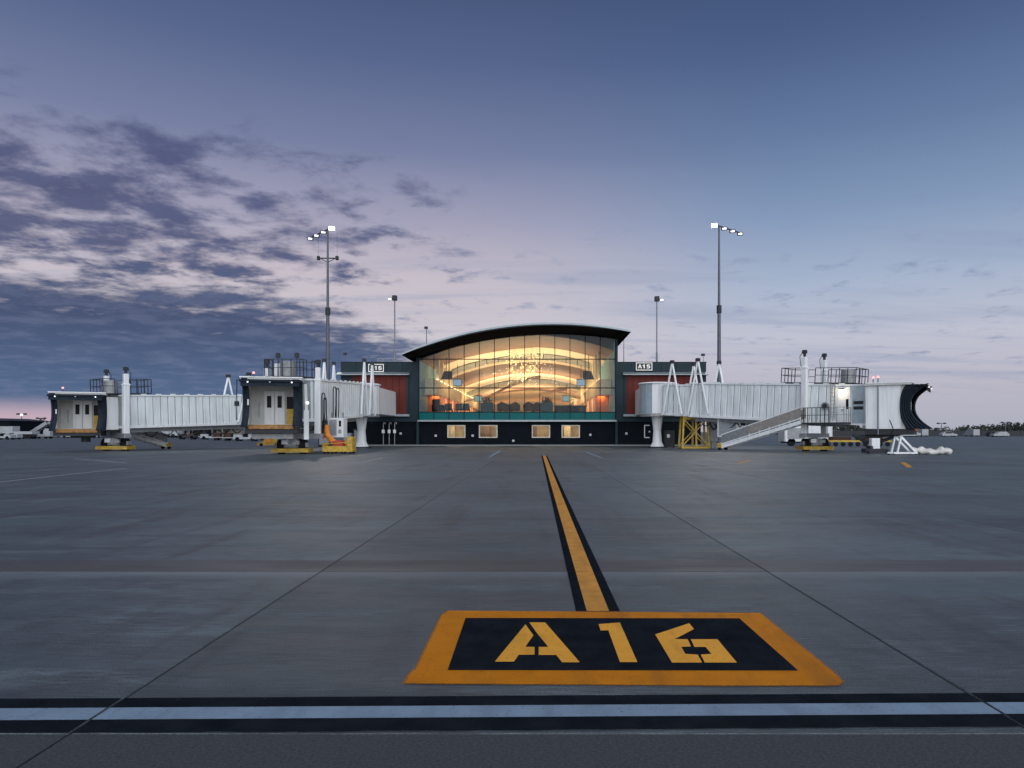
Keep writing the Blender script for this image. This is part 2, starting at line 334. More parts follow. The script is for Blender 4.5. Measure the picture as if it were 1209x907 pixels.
def paint(name, col, wear=.25, feather=False, spec=.06):
    m = bpy.data.materials.new(name); m.use_nodes = True; t = m.node_tree; N, L = t.nodes, t.links; b = N['Principled BSDF']
    geo = N.new('ShaderNodeNewGeometry')
    n1 = N.new('ShaderNodeTexNoise'); n1.inputs['Scale'].default_value = 5; n1.inputs['Detail'].default_value = 8; L.new(geo.outputs['Position'], n1.inputs['Vector'])
    n2 = N.new('ShaderNodeTexNoise'); n2.inputs['Scale'].default_value = 140; n2.inputs['Detail'].default_value = 3; L.new(geo.outputs['Position'], n2.inputs['Vector'])
    mx = N.new('ShaderNodeMix'); mx.data_type = 'RGBA'; mr = N.new('ShaderNodeMapRange'); mr.inputs[1].default_value = .3; mr.inputs[2].default_value = .75
    L.new(n1.outputs[0], mr.inputs[0]); L.new(mr.outputs[0], mx.inputs[0])
    mx.inputs[6].default_value = (*col, 1); mx.inputs[7].default_value = (*[c*(1-wear) for c in col], 1)
    L.new(mx.outputs[2], b.inputs['Base Color']); b.inputs['Roughness'].default_value = .65; b.inputs['Specular IOR Level'].default_value = spec; b.inputs['Roughness'].default_value = .65 if spec else 1.0
    bp = N.new('ShaderNodeBump'); bp.inputs['Strength'].default_value = .3; bp.inputs['Distance'].default_value = .004
    L.new(n2.outputs[0], bp.inputs['Height']); L.new(bp.outputs[0], b.inputs['Normal'])
    n3 = N.new('ShaderNodeTexNoise'); n3.inputs['Scale'].default_value = 48; n3.inputs['Detail'].default_value = 7; n3.inputs['Roughness'].default_value = .7; L.new(geo.outputs['Position'], n3.inputs['Vector'])
    ch = N.new('ShaderNodeMapRange'); ch.inputs[1].default_value = .30; ch.inputs[2].default_value = .41; ch.inputs[3].default_value = .25; L.new(n3.outputs[0], ch.inputs[0])
    mp = N.new('ShaderNodeMapping'); mp.inputs['Scale'].default_value = (3.2, .5, 1); L.new(geo.outputs['Position'], mp.inputs[0])
    n4 = N.new('ShaderNodeTexNoise'); n4.inputs['Scale'].default_value = 1.6; n4.inputs['Detail'].default_value = 6; L.new(mp.outputs[0], n4.inputs['Vector'])
    m4 = N.new('ShaderNodeMapRange'); m4.inputs[1].default_value = .5; m4.inputs[2].default_value = .72; m4.inputs[4].default_value = .6; L.new(n4.outputs[0], m4.inputs[0])
    mx4 = N.new('ShaderNodeMix'); mx4.data_type = 'RGBA'; L.new(m4.outputs[0], mx4.inputs[0]); L.new(mx.outputs[2], mx4.inputs[6]); mx4.inputs[7].default_value = (*[c*.45+.012 for c in col], 1)
    L.new(mx4.outputs[2], b.inputs['Base Color'])
    if not feather: L.new(ch.outputs[0], b.inputs['Alpha'])
    if feather:
        at_ = N.new('ShaderNodeAttribute'); at_.attribute_name = 'cover'
        ad = N.new('ShaderNodeMath'); ad.operation = 'MULTIPLY_ADD'; L.new(n2.outputs[0], ad.inputs[0]); ad.inputs[1].default_value = .9
        sb = N.new('ShaderNodeMath'); sb.operation = 'SUBTRACT'; L.new(at_.outputs['Fac'], sb.inputs[0]); sb.inputs[1].default_value = .45
        L.new(sb.outputs[0], ad.inputs[2])
        r2 = N.new('ShaderNodeMapRange'); r2.inputs[1].default_value = .3; r2.inputs[2].default_value = .7; L.new(ad.outputs[0], r2.inputs[0])
        ml = N.new('ShaderNodeMath'); ml.operation = 'MULTIPLY'; L.new(r2.outputs[0], ml.inputs[0]); L.new(ch.outputs[0], ml.inputs[1]); L.new(ml.outputs[0], b.inputs['Alpha'])
    return m
M['pyel'] = paint('yellow_line_paint', (.76,.35,.065), .3)
M['plet'] = paint('fresh_yellow_letter_paint', (.90,.42,.05), .12)
M['pbox'] = paint('orange_box_paint', (.66,.225,.005), .2, True)
M['pblk'] = paint('black_paint', (.010,.013,.018), -.8, spec=0)
M['pwht'] = paint('white_line_paint', (.25,.345,.46), .2)
M['pthin'] = paint('worn_white_paint', (.45,.46,.47), .4)
M['pred'] = paint('red_line_paint', (.42,.10,.11), .3)

# ------------------------------------------------------------------ ground
g = MB(); g.box(-2500, 2500, -300, 5000, -.5, -.014)
apron = tag(g.build('apron', M['conc']), kind='structure')
JX0, PX = -2.185, 4.512; JY0, PY = 7.26, 4.57
NXa, NXb, NYa, NYb = -9, 9, -1, 13
s = MB(); s.box(JX0+NXa*PX+.05, JX0+(NXb+1)*PX-.05, 3.25, JY0+NYb*PY-.05, -.0135, -.007); s.build('joint_sealant', M['seal'], apron)
def slab_mesh(w, l):
    b = .006; q = MB()
    v = [(0,0,-.0065),(w,0,-.0065),(w,l,-.0065),(0,l,-.0065),(0,0,-b),(w,0,-b),(w,l,-b),(0,l,-b),(b,b,0),(w-b,b,0),(w-b,l-b,0),(b,l-b,0)]
    q.add(v, [(3,2,1,0),(0,1,5,4),(1,2,6,5),(2,3,7,6),(3,0,4,7),(4,5,9,8),(5,6,10,9),(6,7,11,10),(7,4,8,11),(8,9,10,11)])
    return q.mesh('concrete_slab', M['conc'])
GAPX, GAPY = .016, .007
sm = slab_mesh(PX-GAPX, PY-GAPY); FRONT_Y = 3.36
sm_front = slab_mesh(PX-GAPX, JY0-FRONT_Y-GAPY)
for i in range(NXa, NXb+1):
    for j in range(-1, NYb):
        x = JX0+i*PX+GAPX/2
        if j == -1: inst('concrete_slab', sm_front, apron, (x, FRONT_Y+GAPY/2, 0))
        else: inst('concrete_slab', sm, apron, (x, JY0+j*PY+GAPY/2, 0))
q = MB()
for i in range(NXa, NXb+1):
    x = JX0+i*PX+GAPX/2; q.box(x, x+PX-GAPX, -40, FRONT_Y-.002, -.012, -.0012)
tag(q.build('shoulder_pavement', M['asph']), kind='structure')

# ---- painted markings
ZP = .004
def flat(poly, z=ZP, t=.002):
    q = MB(); n = len(poly); a = sum(poly[i][0]*poly[(i+1)%n][1]-poly[(i+1)%n][0]*poly[i][1] for i in range(n))
    if a < 0: poly = poly[::-1]
    q.prism([(p[0], p[1]) for p in poly], lambda x, y, h: (x, y, z-t+h), t); return q
# cross line: white between two black stripes, slightly skewed, cut at the pavement joints
cl = empty('cross_line_marking', (0, 3.62, 0), 0, 'white cross line between two black stripes in the foreground', 'painted line')
slope = (3.66-3.578)/5.15
def cy(x, o): return 3.618+slope*(x+.1)+o
xs = [JX0+i*PX for i in range(NXa, NXb+2)]
for (o0, o1, nm, m_) in ((.092,.22,'black_stripe','pblk'), (-.066,.086,'white_stripe','pwht'), (-.215,-.072,'black_stripe','pblk')):
    for a, b in zip(xs[:-1], xs[1:]):
        a += .009; b -= .009; n = 40; q = MB(); top = []; bot = []
        for i in range(n+1):
            x = a+(b-a)*i/n; jit = random.uniform(-.004,.004) if nm == 'black_stripe' else random.uniform(-.0015,.0015)
            top.append((x, cy(x,o1)+jit*.4)); bot.append((x, cy(x,o0)+(jit if o0 < -.1 else jit*.3)))
        vs = [(x,y-3.62,ZP) for x,y in top]+[(x,y-3.62,ZP) for x,y in bot]
        q.add(vs, [(i,n+1+i,n+2+i,i+1) for i in range(n)]); q.build(nm, M[m_], cl)
# lead-in line
P0 = gnd(706,722); P1 = gnd(642.6,538.2)
ll = empty('lead_in_line', (P0.x, P0.y, 0), 0, 'long orange lead-in line with black borders running to the terminal', 'painted line')
for o0, o1, m_, nm in ((-.0875,.0875,'pyel','yellow_stripe'), (-.172,-.089,'pblk','black_border'), (.089,.172,'pblk','black_border')):
    for (ya, yb) in [(P0.y, JY0-.004)]+[(JY0+j*PY+.004, min(P1.y, JY0+(j+1)*PY-.004)) for j in range(0, 12) if JY0+j*PY < P1.y]:
        fx = lambda y: P0.x+(P1.x-P0.x)*(y-P0.y)/(P1.y-P0.y)
        q = MB(); q.add([(fx(ya)+o0-P0.x,ya-P0.y,ZP),(fx(ya)+o1-P0.x,ya-P0.y,ZP),(fx(yb)+o1-P0.x,yb-P0.y,ZP),(fx(yb)+o0-P0.x,yb-P0.y,ZP)], [(0,1,2,3)])
        q.build(nm, M[m_], ll)
# gate box A16
GB = gnd(735, 765); GB.z = 0
gb = empty('gate_number_marking', GB, 0, 'orange box with A16 in stencil letters painted on the apron', 'painted marking')
def z3(p): return (460+p[0]/5.0375, 700+p[1]/5.0375)
def z4(p): return (680+p[0]/3.6636, 700+p[1]/3.6636)
def g2(p): v = gnd(*p); return (v.x-GB.x, v.y-GB.y)
outer = [g2(p) for p in [z3((350,110)), z3((312,138)), z3((160,455)), z3((120,485)), z3((92,540)), z4((600,402)), z4((1135,402)), z4((1148,382)), z4((1110,345)), z4((795,90))]]
cx_ = sum(p[0] for p in outer)/len(outer); cy_ = sum(p[1] for p in outer)/len(outer)
def offs(poly, d):
    n = len(poly); a = sum(poly[i][0]*poly[(i+1)%n][1]-poly[(i+1)%n][0]*poly[i][1] for i in range(n)); sg = 1 if a > 0 else -1; out = []
    for i in range(n):
        p0, p1, p2 = Vector(poly[i-1]), Vector(poly[i]), Vector(poly[(i+1)%n]); e1 = (p1-p0).normalized(); e2 = (p2-p1).normalized()
        n1 = Vector((e1.y,-e1.x))*sg; n2 = Vector((e2.y,-e2.x))*sg; nn = (n1+n2).normalized(); out.append(tuple(p1+nn*d/max(.5, nn.dot(n1))))
    return out
inn = offs(outer, -.03); out_ = offs(outer, .035); n = len(outer)
q = MB(); q.add([(x,y,ZP) for x,y in inn]+[(x,y,ZP) for x,y in out_], [tuple(range(n)) if cx_ is None else tuple(range(n))]+[(i,n+i,n+(i+1)%n,(i+1)%n) for i in range(n)])
bo = q.build('box_paint', M['pbox'], gb); ca = bo.data.attributes.new('cover', 'FLOAT', 'POINT')
for i in range(2*n): ca.data[i].value = 1.2 if i < n else 0.
blk = [g2(p) for p in [(549.7,730.8),(528.7,792.3),(942,792.8),(873,731.2)]]
q = flat(blk, .0075); q.build('black_field', M['pblk'], gb)
LET = {'letter_A': [[z3(p) for p in [(627,418),(808,197),(855,262),(806,331),(862,332),(862,376),(769,377),(740,418)]],
                    [z3(p) for p in [(832,185),(925,185),(1130,422),(1025,422),(990,378),(887,378),(887,332),(945,332),(870,240)]]],
       'digit_1': [[z4(p) for p in [(98,142),(190,135),(265,306),(190,306),(140,168),(106,168)]]],
       'digit_6': [[z4(p) for p in [(343,187),(490,138),(510,163),(425,207),(483,208),(497,238),(455,240),(473,272),(527,275),(545,308),(415,308)]],
                   [z4(p) for p in [(497,208),(612,208),(695,308),(557,308),(540,275),(587,272),(560,240),(512,240)]]]}
for nm, polys in LET.items():
    for pl in polys: flat([g2(p) for p in pl], .0115).build(nm, M['plet'], gb)
def stripe(p, q_, w, m_, label, nm='ground_line', z=ZP):
    a, b = gnd(*p), gnd(*q_); d = Vector((b.x-a.x, b.y-a.y)).normalized(); nn = Vector((-d.y, d.x))*w/2
    o = empty(nm, (a.x,a.y,0), 0, label, 'painted line')
    L_ = (Vector((b.x-a.x,b.y-a.y))).length; k_ = max(1, int(L_/PY))
    mb = MB(); mb.add([(nn.x,nn.y,z),(-nn.x,-nn.y,z),(b.x-a.x-nn.x,b.y-a.y-nn.y,z),(b.x-a.x+nn.x,b.y-a.y+nn.y,z)], [(0,1,2,3)])
    mb.build('stripe', M[m_], o); return o
stripe((-60,576),(150,553),.12,'pthin','worn white line on the apron at the far left')
stripe((88,541.5),(150,547),.14,'pthin','short white line near the leftmost bridge wheels')
stripe((577.4,539.9),(590.6,532.4),.16,'pwht','short white dash left of the lead-in line end')
stripe((691.5,534),(710.5,540.7),.16,'pwht','short white dash right of the lead-in line end')
stripe((427,546),(452,541),.12,'pthin','short white dash in front of the A16 bridge pedestal')
stripe((833,541.5),(867,548),.10,'pthin','thin white line ahead of the stair foot on the right')
stripe((870,547.5),(887,543.4),.16,'pyel','short orange dash meeting a thin white line')
stripe((1066,546),(1074,552),.22,'pyel','short orange dash before the white hose on the right')
stripe((1040,541),(1215,548),.14,'pthin','thin white line at the far right of the apron')
p0 = gnd(208,524.3); e = empty('red_broken_line', (p0.x,p0.y,0), 0, 'red broken line painted beyond the leftmost bridge', 'painted line')
for i in range(14):
    a, c = gnd(208+i*6.9,524.35), gnd(208+i*6.9+5.6,524.3)
    b = MB(); b.add([(a.x-p0.x,-.3,.003),(c.x-p0.x,-.3,.003),(c.x-p0.x,.3,.003),(a.x-p0.x,.3,.003)], [(0,1,2,3)]); b.build('dash', M['pred'], e)

# ------------------------------------------------------------------ terminal
D = 72.3; S = FP/D
def fx(px): return (px-VX)/S
def fz(py): return CH+(VY-py)/S
T = empty('terminal_building', (-1.3, D, 0), 0, 'dark terminal with arched roof over a tall glowing glass wall', 'building')
TI = Matrix.Translation((1.3, -D, 0))
def tp(mb, name, m_, smooth=False, parent=None):
    o = mb.build(name, M[m_], parent or T, smooth=smooth)
    if parent is None: o.matrix_parent_inverse = TI
    return o
X0, X1 = fx(494.5), fx(726.5)                     # glass wall
WL_, WR_ = fx(402), fx(834)                       # wings
ZG0, ZFL, ZM1, ZM2 = fz(496.5), fz(486.6), fz(458.2), fz(424.2)
ZW = fz(428)                                      # wing parapet
HALLD = 70.
def circ(a, b, c):
    (x1,y1),(x2,y2),(x3,y3) = a,b,c; d = 2*(x1*(y2-y3)+x2*(y3-y1)+x3*(y1-y2))
    ux = ((x1*x1+y1*y1)*(y2-y3)+(x2*x2+y2*y2)*(y3-y1)+(x3*x3+y3*y3)*(y1-y2))/d
    uy = ((x1*x1+y1*y1)*(x3-x2)+(x2*x2+y2*y2)*(x1-x3)+(x3*x3+y3*y3)*(x2-x1))/d
    return ux, uy, math.hypot(x1-ux, y1-uy)
GX, GZ, GR = circ((fx(494.2),fz(421.9)), (fx(654.4),fz(394.8)), (fx(726.2),fz(399.7)))
def gtop(x): return GZ+math.sqrt(GR*GR-(x-GX)**2)
OH = 3.2; D2 = D-OH; S2 = FP/D2
f2 = lambda px, py: ((px-VX)/S2, CH+(VY-py)/S2)
RA, RB, RC = f2(474,417), f2(656,380.8), f2(745,390)
RX, RZ, RR = circ(RA, RB, RC)
def rtop(x): return RZ+math.sqrt(RR*RR-(x-RX)**2)
NA = 48
# roof: shell with fascia, soffit rising outwards to the front edge, then back over the hall
def rx(t): return RA[0]+(RC[0]-RA[0])*t
def gxx(t): return X0-.02+(X1-X0+.04)*t
r = MB(); r.grid(lambda t, w: (rx(t), D2+.02+(HALLD+OH)*w, rtop(rx(t))-w*.3), NA, 6); tp(r, 'roof', 'roofm', True)
FT = .17
r = MB(); 
for i in range(NA):
    a, b = rx(i/NA), rx((i+1)/NA); r.add([(a,D2,rtop(a)-FT),(b,D2,rtop(b)-FT),(b,D2,rtop(b)),(a,D2,rtop(a))], [(0,1,2,3)])
    r.add([(a,D2,rtop(a)),(b,D2,rtop(b)),(b,D2+.3,rtop(b)+.02),(a,D2+.3,rtop(a)+.02)], [(0,1,2,3)])
tp(r, 'fascia', 'trim')
r = MB(); r.grid(lambda t, w: (rx(t)*(1-w)+gxx(t)*w, D2+.01+(OH+.2)*w, (rtop(rx(t))-FT-.12*(1-abs(2*t-1)**4))*(1-w)+(gtop(min(max(gxx(t),X0),X1))+.01)*w), NA, 4); tp(r, 'soffit', 'soffit', True)
r = MB()
for i in range(NA):                                # dark lower fascia
    t0, t1 = i/NA, (i+1)/NA; a, b = rx(t0), rx(t1); l = lambda t: .12*(1-abs(2*t-1)**4)
    r.add([(a,D2+.01,rtop(a)-FT-l(t0)),(b,D2+.01,rtop(b)-FT-l(t1)),(b,D2+.01,rtop(b)-FT),(a,D2+.01,rtop(a)-FT)], [(0,1,2,3)])
tp(r, 'fascia_drop', 'roofm')
# side closures of the roof ends and hall side walls above the wings
for sx, xe, xr in ((-1, X0, RA[0]), (1, X1, RC[0])):
    r = MB(); zt = gtop(min(max(xe,X0),X1))
    r.box(xe-.25 if sx<0 else xe, xe if sx<0 else xe+.25, D+.02, D+HALLD, 0, zt-.02); tp(r, 'hall_side_wall', 'cladding')
    r = MB(); r.add([(xr,D2+.02,rtop(xr)-FT-.01),(xe,D2+.02,zt),(xe,D+HALLD,zt),(xr,D+HALLD,rtop(xr)-.31-FT)], [(0,1,2,3),(3,2,1,0)]); tp(r, 'eave_underside', 'soffit')
# curtain wall
NB = 13; BW = (X1-X0)/NB
cw = MB()
for i in range(NB+1):
    x = X0+i*BW; w = .065 if 0 < i < NB else .10
    cw.box(x-w/2, x+w/2, D-.07, D+.1, ZG0, gtop(min(max(x,X0),X1)))
mull = tp(cw, 'mullion_grid', 'mull')
for z, w in ((ZM1,.10),(ZM2,.08),(ZFL,.05)):
    b = MB(); b.box(X0, X1, D-.085, D+.09, z-w/2, z+w/2); b.build('transom', M['mull'], mull)
for i in range(NB):
    a, b = X0+i*BW+.025, X0+(i+1)*BW-.025
    for z0, z1 in ((ZFL+.025,ZM1-.05),(ZM1+.05,ZM2-.04)):
        p = MB(); p.add([(a,D-.005,z0),(b,D-.005,z0),(b,D-.005,z1),(a,D-.005,z1)], [(0,1,2,3)]); tp(p, 'pane', 'glass')
    p = MB(); p.add([(a,D-.005,ZM2+.04),(b,D-.005,ZM2+.04),(b,D-.005,gtop(b)),((a+b)/2,D-.005,gtop((a+b)/2)),(a,D-.005,gtop(max(a,X0)))], [(0,1,2,3,4)]); tp(p, 'pane', 'glass')
    p = MB(); p.box(a, b, D-.02, D+.05, ZG0+.06, ZFL-.025); tp(p, 'spandrel_panel', 'teal')
b = MB(); b.box(X0-.1, X1+.1, D-.2, D+.1, ZG0-.12, ZG0+.05); tp(b, 'sill', 'trim')
# base wall with four window openings
wins = [(527.8,549.2),(565.2,587.2),(627.9,649.6),(663.2,684.8)]; wz0, wz1 = fz(517), fz(502)
def wall_with_holes(mb, xa, xb, z0, z1, holes, y0, y1):
    x = xa
    for (a, b) in holes:
        mb.box(x, a, y0, y1, z0, z1); mb.box(a, b, y0, y1, z0, wz0); mb.box(a, b, y0, y1, wz1, z1); x = b
    mb.box(x, xb, y0, y1, z0, z1)
b = MB(); wall_with_holes(b, WL_+.5, WR_-.5, 0, ZG0-.12, [(fx(a),fx(c)) for a,c in wins], D+.25, D+.5); tp(b, 'base_wall', 'cladlow')
for a, c in wins:
    a, c = fx(a), fx(c); w = .09; b = MB()
    b.box(a, c, D+.2, D+.4, wz0, wz0+w); b.box(a, c, D+.2, D+.4, wz1-w, wz1); b.box(a, a+w, D+.2, D+.4, wz0+w, wz1-w); b.box(c-w, c, D+.2, D+.4, wz0+w, wz1-w)
    fr = tp(b, 'window_frame', 'winframe'); p = MB(); p.add([(a+w,D+.32,wz0+w),(c-w,D+.32,wz0+w),(c-w,D+.32,wz1-w),(a+w,D+.32,wz1-w)], [(0,1,2,3)]); p.build('pane', M['glass'], fr)
b = MB(); b.box(WL_, WR_, D-.35, D+.6, 0, .13); tp(b, 'kerb', 'kerb')
# room behind the low windows
for i, (a, c) in enumerate(wins):
    a, c = fx(a)-.8, fx(c)+.8; b = MB(); y0, y1 = D+.5, D+3.2
    b.add([(a,y0,.13),(c,y0,.13),(c,y1,.13),(a,y1,.13),(a,y0,2.4),(c,y0,2.4),(c,y1,2.4),(a,y1,2.4)], [(0,1,2,3),(4,7,6,5),(3,2,6,7),(0,3,7,4),(1,5,6,2)])
    tp(b, 'office_room', 'tan')
    b = MB(); b.box(a+.6+.5*(i%2), a+1.3+.5*(i%2), y1-.9, y1-.1, .13, 2.0); tp(b, 'office_cabinet', 'cream' if i in (0,3) else 'brown')
    b = MB(); b.box((a+c)/2-.7, (a+c)/2+.7, y0+.8, y0+1.1, 2.3, 2.36); tp(b, 'office_ceiling_lamp', 'officelamp')
# wings
def wing(xa, xb, eb_a, eb_b, red_a, red_b, sidex):
    b = MB(); b.box(xa, xb, D+.1, D+10, ZG0-.12, ZW); tp(b, 'wing_wall', 'cladding')
    b = MB(); b.box(xa-.05, xb+.05, D+.05, D+10, ZW, ZW+.07); tp(b, 'parapet_cap', 'roofm')
    ze = fz(440.5)
    b = MB(); pr = [(0,0),(-.9,-.28),(-.9,-.36),(0,-.36)]; b.prism(pr, lambda y, z, h: (eb_a+h, D+.1+y, ze+.12+z), eb_b-eb_a); tp(b, 'eyebrow_canopy', 'trim')
    zr0, zr1 = fz(488.5), ze-.25
    b = MB(); b.box(red_a-.25, red_b+.25, D-.05, D+.1, zr0-.05, zr1+.02); fr = tp(b, 'red_bay_frame', 'roofm')
    n_ = max(4, int((red_b-red_a)/.62)); w = (red_b-red_a)/n_
    for i in range(n_):
        b = MB(); b.bbox(red_a+i*w+.015, red_a+(i+1)*w-.015, D-.09, D-.04, zr0, zr1, .012); tp(b, 'red_panel', 'redclad')
    b = MB(); b.box(red_a-.35, red_b+.35, D-.25, D+.08, zr0-.28, zr0-.06); tp(b, 'bay_sill', 'trim')
    n_ = int((xb-xa)/1.5)
    for i in range(n_):
        x = xa+(xb-xa)*i/n_
        b = MB(); b.bbox(x+.02, x+(xb-xa)/n_-.02, D+.06, D+.11, ze+.16, ZW-.02, .012); tp(b, 'parapet_panel', 'cladding')
wing(WL_, X0-.12, fx(399), fx(484), fx(416.5), fx(479.5), -1)
wing(X1+.12, WR_, fx(735), fx(835), fx(740), fx(822.5), 1)
b = MB(); b.box(WL_+.1, WL_+.4, D+10, D+HALLD, 0, ZW-.5); tp(b, 'long_side_wall', 'cladding')
b = MB(); b.box(WR_-.4, WR_-.1, D+10, D+HALLD, 0, ZW-.5); tp(b, 'long_side_wall', 'cladding')
b = MB(); b.box(WL_, X0-.3, D+9.9, D+HALLD, ZW-.6, ZW-.4); tp(b, 'low_roof', 'roofm')
b = MB(); b.box(X1+.3, WR_, D+9.9, D+HALLD, ZW-.6, ZW-.4); tp(b, 'low_roof', 'roofm')
b = MB(); b.box(WL_, WR_, D+HALLD, D+HALLD+.4, 0, 11); tp(b, 'back_wall', 'cladding')
# ---- the hall seen through the glass
b = MB(); b.box(X0+.05, X1-.05, D+.12, D+HALLD, ZFL-.35, ZFL-.03); tp(b, 'hall_floor', 'carpet')
HC = (X0+X1)/2; HW = (X1-X0)/2
ZB = 5.8; XI = HW-1.35
for sx in (-1, 1):
    xw = HC+sx*(HW-.02)
    b = MB(); b.box(min(xw,xw-sx*.1), max(xw,xw-sx*.1), D+.2, D+HALLD, ZFL, gtop(min(max(xw,X0+.1),X1-.1))-.1); tp(b, 'hall_inner_wall', 'intwall')
    xi = HC+sx*XI
    # bulkhead running back over wood-lined bays
    b = MB(); b.box(min(xi,xw-sx*.12), max(xi,xw-sx*.12), D+3.0, D+HALLD, ZB-.5, ZB+1.1); tp(b, 'bulkhead', 'cream')
    b = MB(); b.box(min(xi,xi+sx*.9)+.0, max(xi,xi+sx*.9), D+2.96, D+2.99, ZB-.5, ZB+1.1); tp(b, 'bulkhead_end', 'cream')
    for i in range(14):
        y = D+5.0+i*3.3
        b = MB(); b.box(min(xi-sx*.25,xw-sx*.12), max(xi-sx*.25,xw-sx*.12), y, y+.3, ZFL, ZB-.5); tp(b, 'wood_fin', 'wood')
        b = MB(); b.box(min(xi-sx*.26,xi-sx*.42), max(xi-sx*.26,xi-sx*.42), y-.05, y+.35, ZFL, ZB-.5); tp(b, 'fin_edge', 'cream')
        b = MB(); b.box(min(xw-sx*.13,xw-sx*.2), max(xw-sx*.13,xw-sx*.2), y+.35, y+3.2, ZFL, ZB-.5); tp(b, 'wood_panel', 'wood')
        if i < 10:
            b = MB(); b.box(min(xi,xi+sx*.35), max(xi,xi+sx*.35), y, y+.8, ZB+1.1, 10.6); tp(b, 'upper_column', 'cream')
    b = MB(); b.box(min(xi+sx*.1,xi+sx*.25), max(xi+sx*.1,xi+sx*.25), D+4, D+HALLD-2, ZB+1.12, ZB+1.18); tp(b, 'cove_light', 'cove')
# stepped vaulted ceiling: arched tiers with clerestory bands between them
def arch(x, crown, rise): t = (x-HC-1.2)/HW; return crown-rise*t*t
tiers = [(D+.15, D+16.5, 11.15, 2.1), (D+16.5, D+44., 10.05, 2.0), (D+44., D+66., 9.0, 1.9)]
for k_, (ya, yb, cr, ri) in enumerate(tiers):
    na = 28; xa, xb = X0+.1, X1-.1
    z = (lambda x: min(arch(x, cr, ri), gtop(x)-.05)) if k_ == 0 else (lambda x: arch(x, cr, ri))
    dpt = (yb-ya)
    b = MB(); b.grid(lambda t, w: (xa+(xb-xa)*t, ya+dpt*.62*w, z(xa+(xb-xa)*t)), na, 4); tp(b, 'ceiling_vault', 'brown', True)  # unlit stretch of the tier, its dimness put into the brown
    b = MB(); b.grid(lambda t, w: (xa+(xb-xa)*t, ya+dpt*(.62+.38*w), z(xa+(xb-xa)*t)-.02-.25*math.sin(w*math.pi)), na, 8); tp(b, 'lit_ceiling_wave', 'ceil', True)
    if k_ < 2:                                     # clerestory band
        cr2, ri2 = tiers[k_+1][2], tiers[k_+1][3]; nb = 14
        for i in range(nb):
            x_a = xa+(xb-xa)*i/nb; x_b = xa+(xb-xa)*(i+1)/nb; g_ = .04
            b = MB(); b.add([(x_a+g_,yb,arch(x_a,cr2,ri2)+.2),(x_b-g_,yb,arch(x_b,cr2,ri2)+.2),(x_b-g_,yb,z(x_b)-.1),(x_a+g_,yb,z(x_a)-.1)], [(0,1,2,3)]); tp(b, 'clerestory_pane', 'clere' if 'clere' in M else 'intwall')
        b = MB()
        b.grid(lambda t, w: (xa+(xb-xa)*t, yb-.1+.02, arch(xa+(xb-xa)*t,cr2,ri2)-.05+.3*w), na, 1); tp(b, 'clerestory_sill', 'ceil', True)
b = MB(); b.box(X0+.1, X1-.1, D+66, D+66.2, ZFL, 10); tp(b, 'hall_end_wall', 'ceil')
# big curved balcony ribbons deep in the hall
for k_, (yy, zc, ri, th) in enumerate(((D+26, 6.4, 1.1, .5), (D+40, 7.4, 1.5, .6), (D+54, 6.8, 1.2, .9))):
    b = MB(); xa, xb = HC-XI+.5, HC+XI-.5
    b.grid(lambda t, w: (xa+(xb-xa)*t, yy+2.5*math.sin(math.pi*t)*0+w*3.0, arch(xa+(xb-xa)*t, zc, ri)+th*w), 28, 5); tp(b, 'ceiling_ribbon', 'ceil', True)
for k_, (xa, za, xb, zb_, yy) in enumerate(((HC-5.2, 5.2, HC+2.5, 8.4, D+20), (HC-1.5, 5.0, HC+6.0, 6.9, D+22))):
    b = MB(); b.grid(lambda t, w: (xa+(xb-xa)*t, yy+w*2.2+1.5*t, za+(zb_-za)*math.sin(t*math.pi/2)+.55*w-.25*math.sin(t*math.pi)), 28, 4); tp(b, 'ceiling_ribbon', 'ceil', True)
def alight(name, loc, size, energy, col, rot=(0,0,0), sy=None):
    l = bpy.data.lights.new(name, 'AREA'); l.energy = energy; l.size = size; l.color = col
    if sy: l.shape = 'RECTANGLE'; l.size_y = sy
    o = bpy.data.objects.new(name, l); COL.objects.link(o); o.location = loc; o.rotation_euler = rot; return o
WARM = (1, .74, .42)
for yy, e in ((D+12, 1500), (D+30, 3300), (D+50, 3600)):
    alight('hall_uplight', (HC, yy, 5.2), 12, e, WARM, (R(180),0,0), 8)
for sx in (-1, 1):
    for i in range(6):
        alight('bay_downlight', (HC+sx*(XI+.4), D+7.0+i*6.6, ZB-.56), .7, 170, (1,.55,.22), (0,0,0), 5)
# ------------------------------------------------------------------ hall contents
ZF = ZFL-.03
def screen(x, y, z, w, h, label, m_='screen'):
    e = empty('hanging_display', (x,y,z-h/2), 0, label, 'display')
    b = MB(); b.bbox(-w/2,w/2,0,.12,0,h,.02); b.build('casing', M['signblack'], e)
    b = MB(); b.box(-w/2+.05,w/2-.05,-.012,-.002,.06,h-.06); b.build('screen', M[m_], e)
    b = MB(); b.bar((-w/2-.02,.04,h),(w/2+.02,.04,h),.12,.05); b.cyl((0,.06,h),(0,.06,h+1.6),.03,n=8); b.build('hanger', M['dgrey'], e)
screen(fx(540)*81/D,81,6.95,1.0,.8,'blue lit display hanging by the left columns in the hall')
screen(fx(686)*81/D,81,6.95,1.0,.8,'blue lit display hanging by the right columns in the hall')
screen(fx(564.5)*94/D,94,5.75,1.0,.8,'green-blue display deeper in the hall on the left','screen2')
screen(fx(668.5)*94/D,94,5.75,1.0,.8,'green-blue display deeper in the hall on the right','screen2')
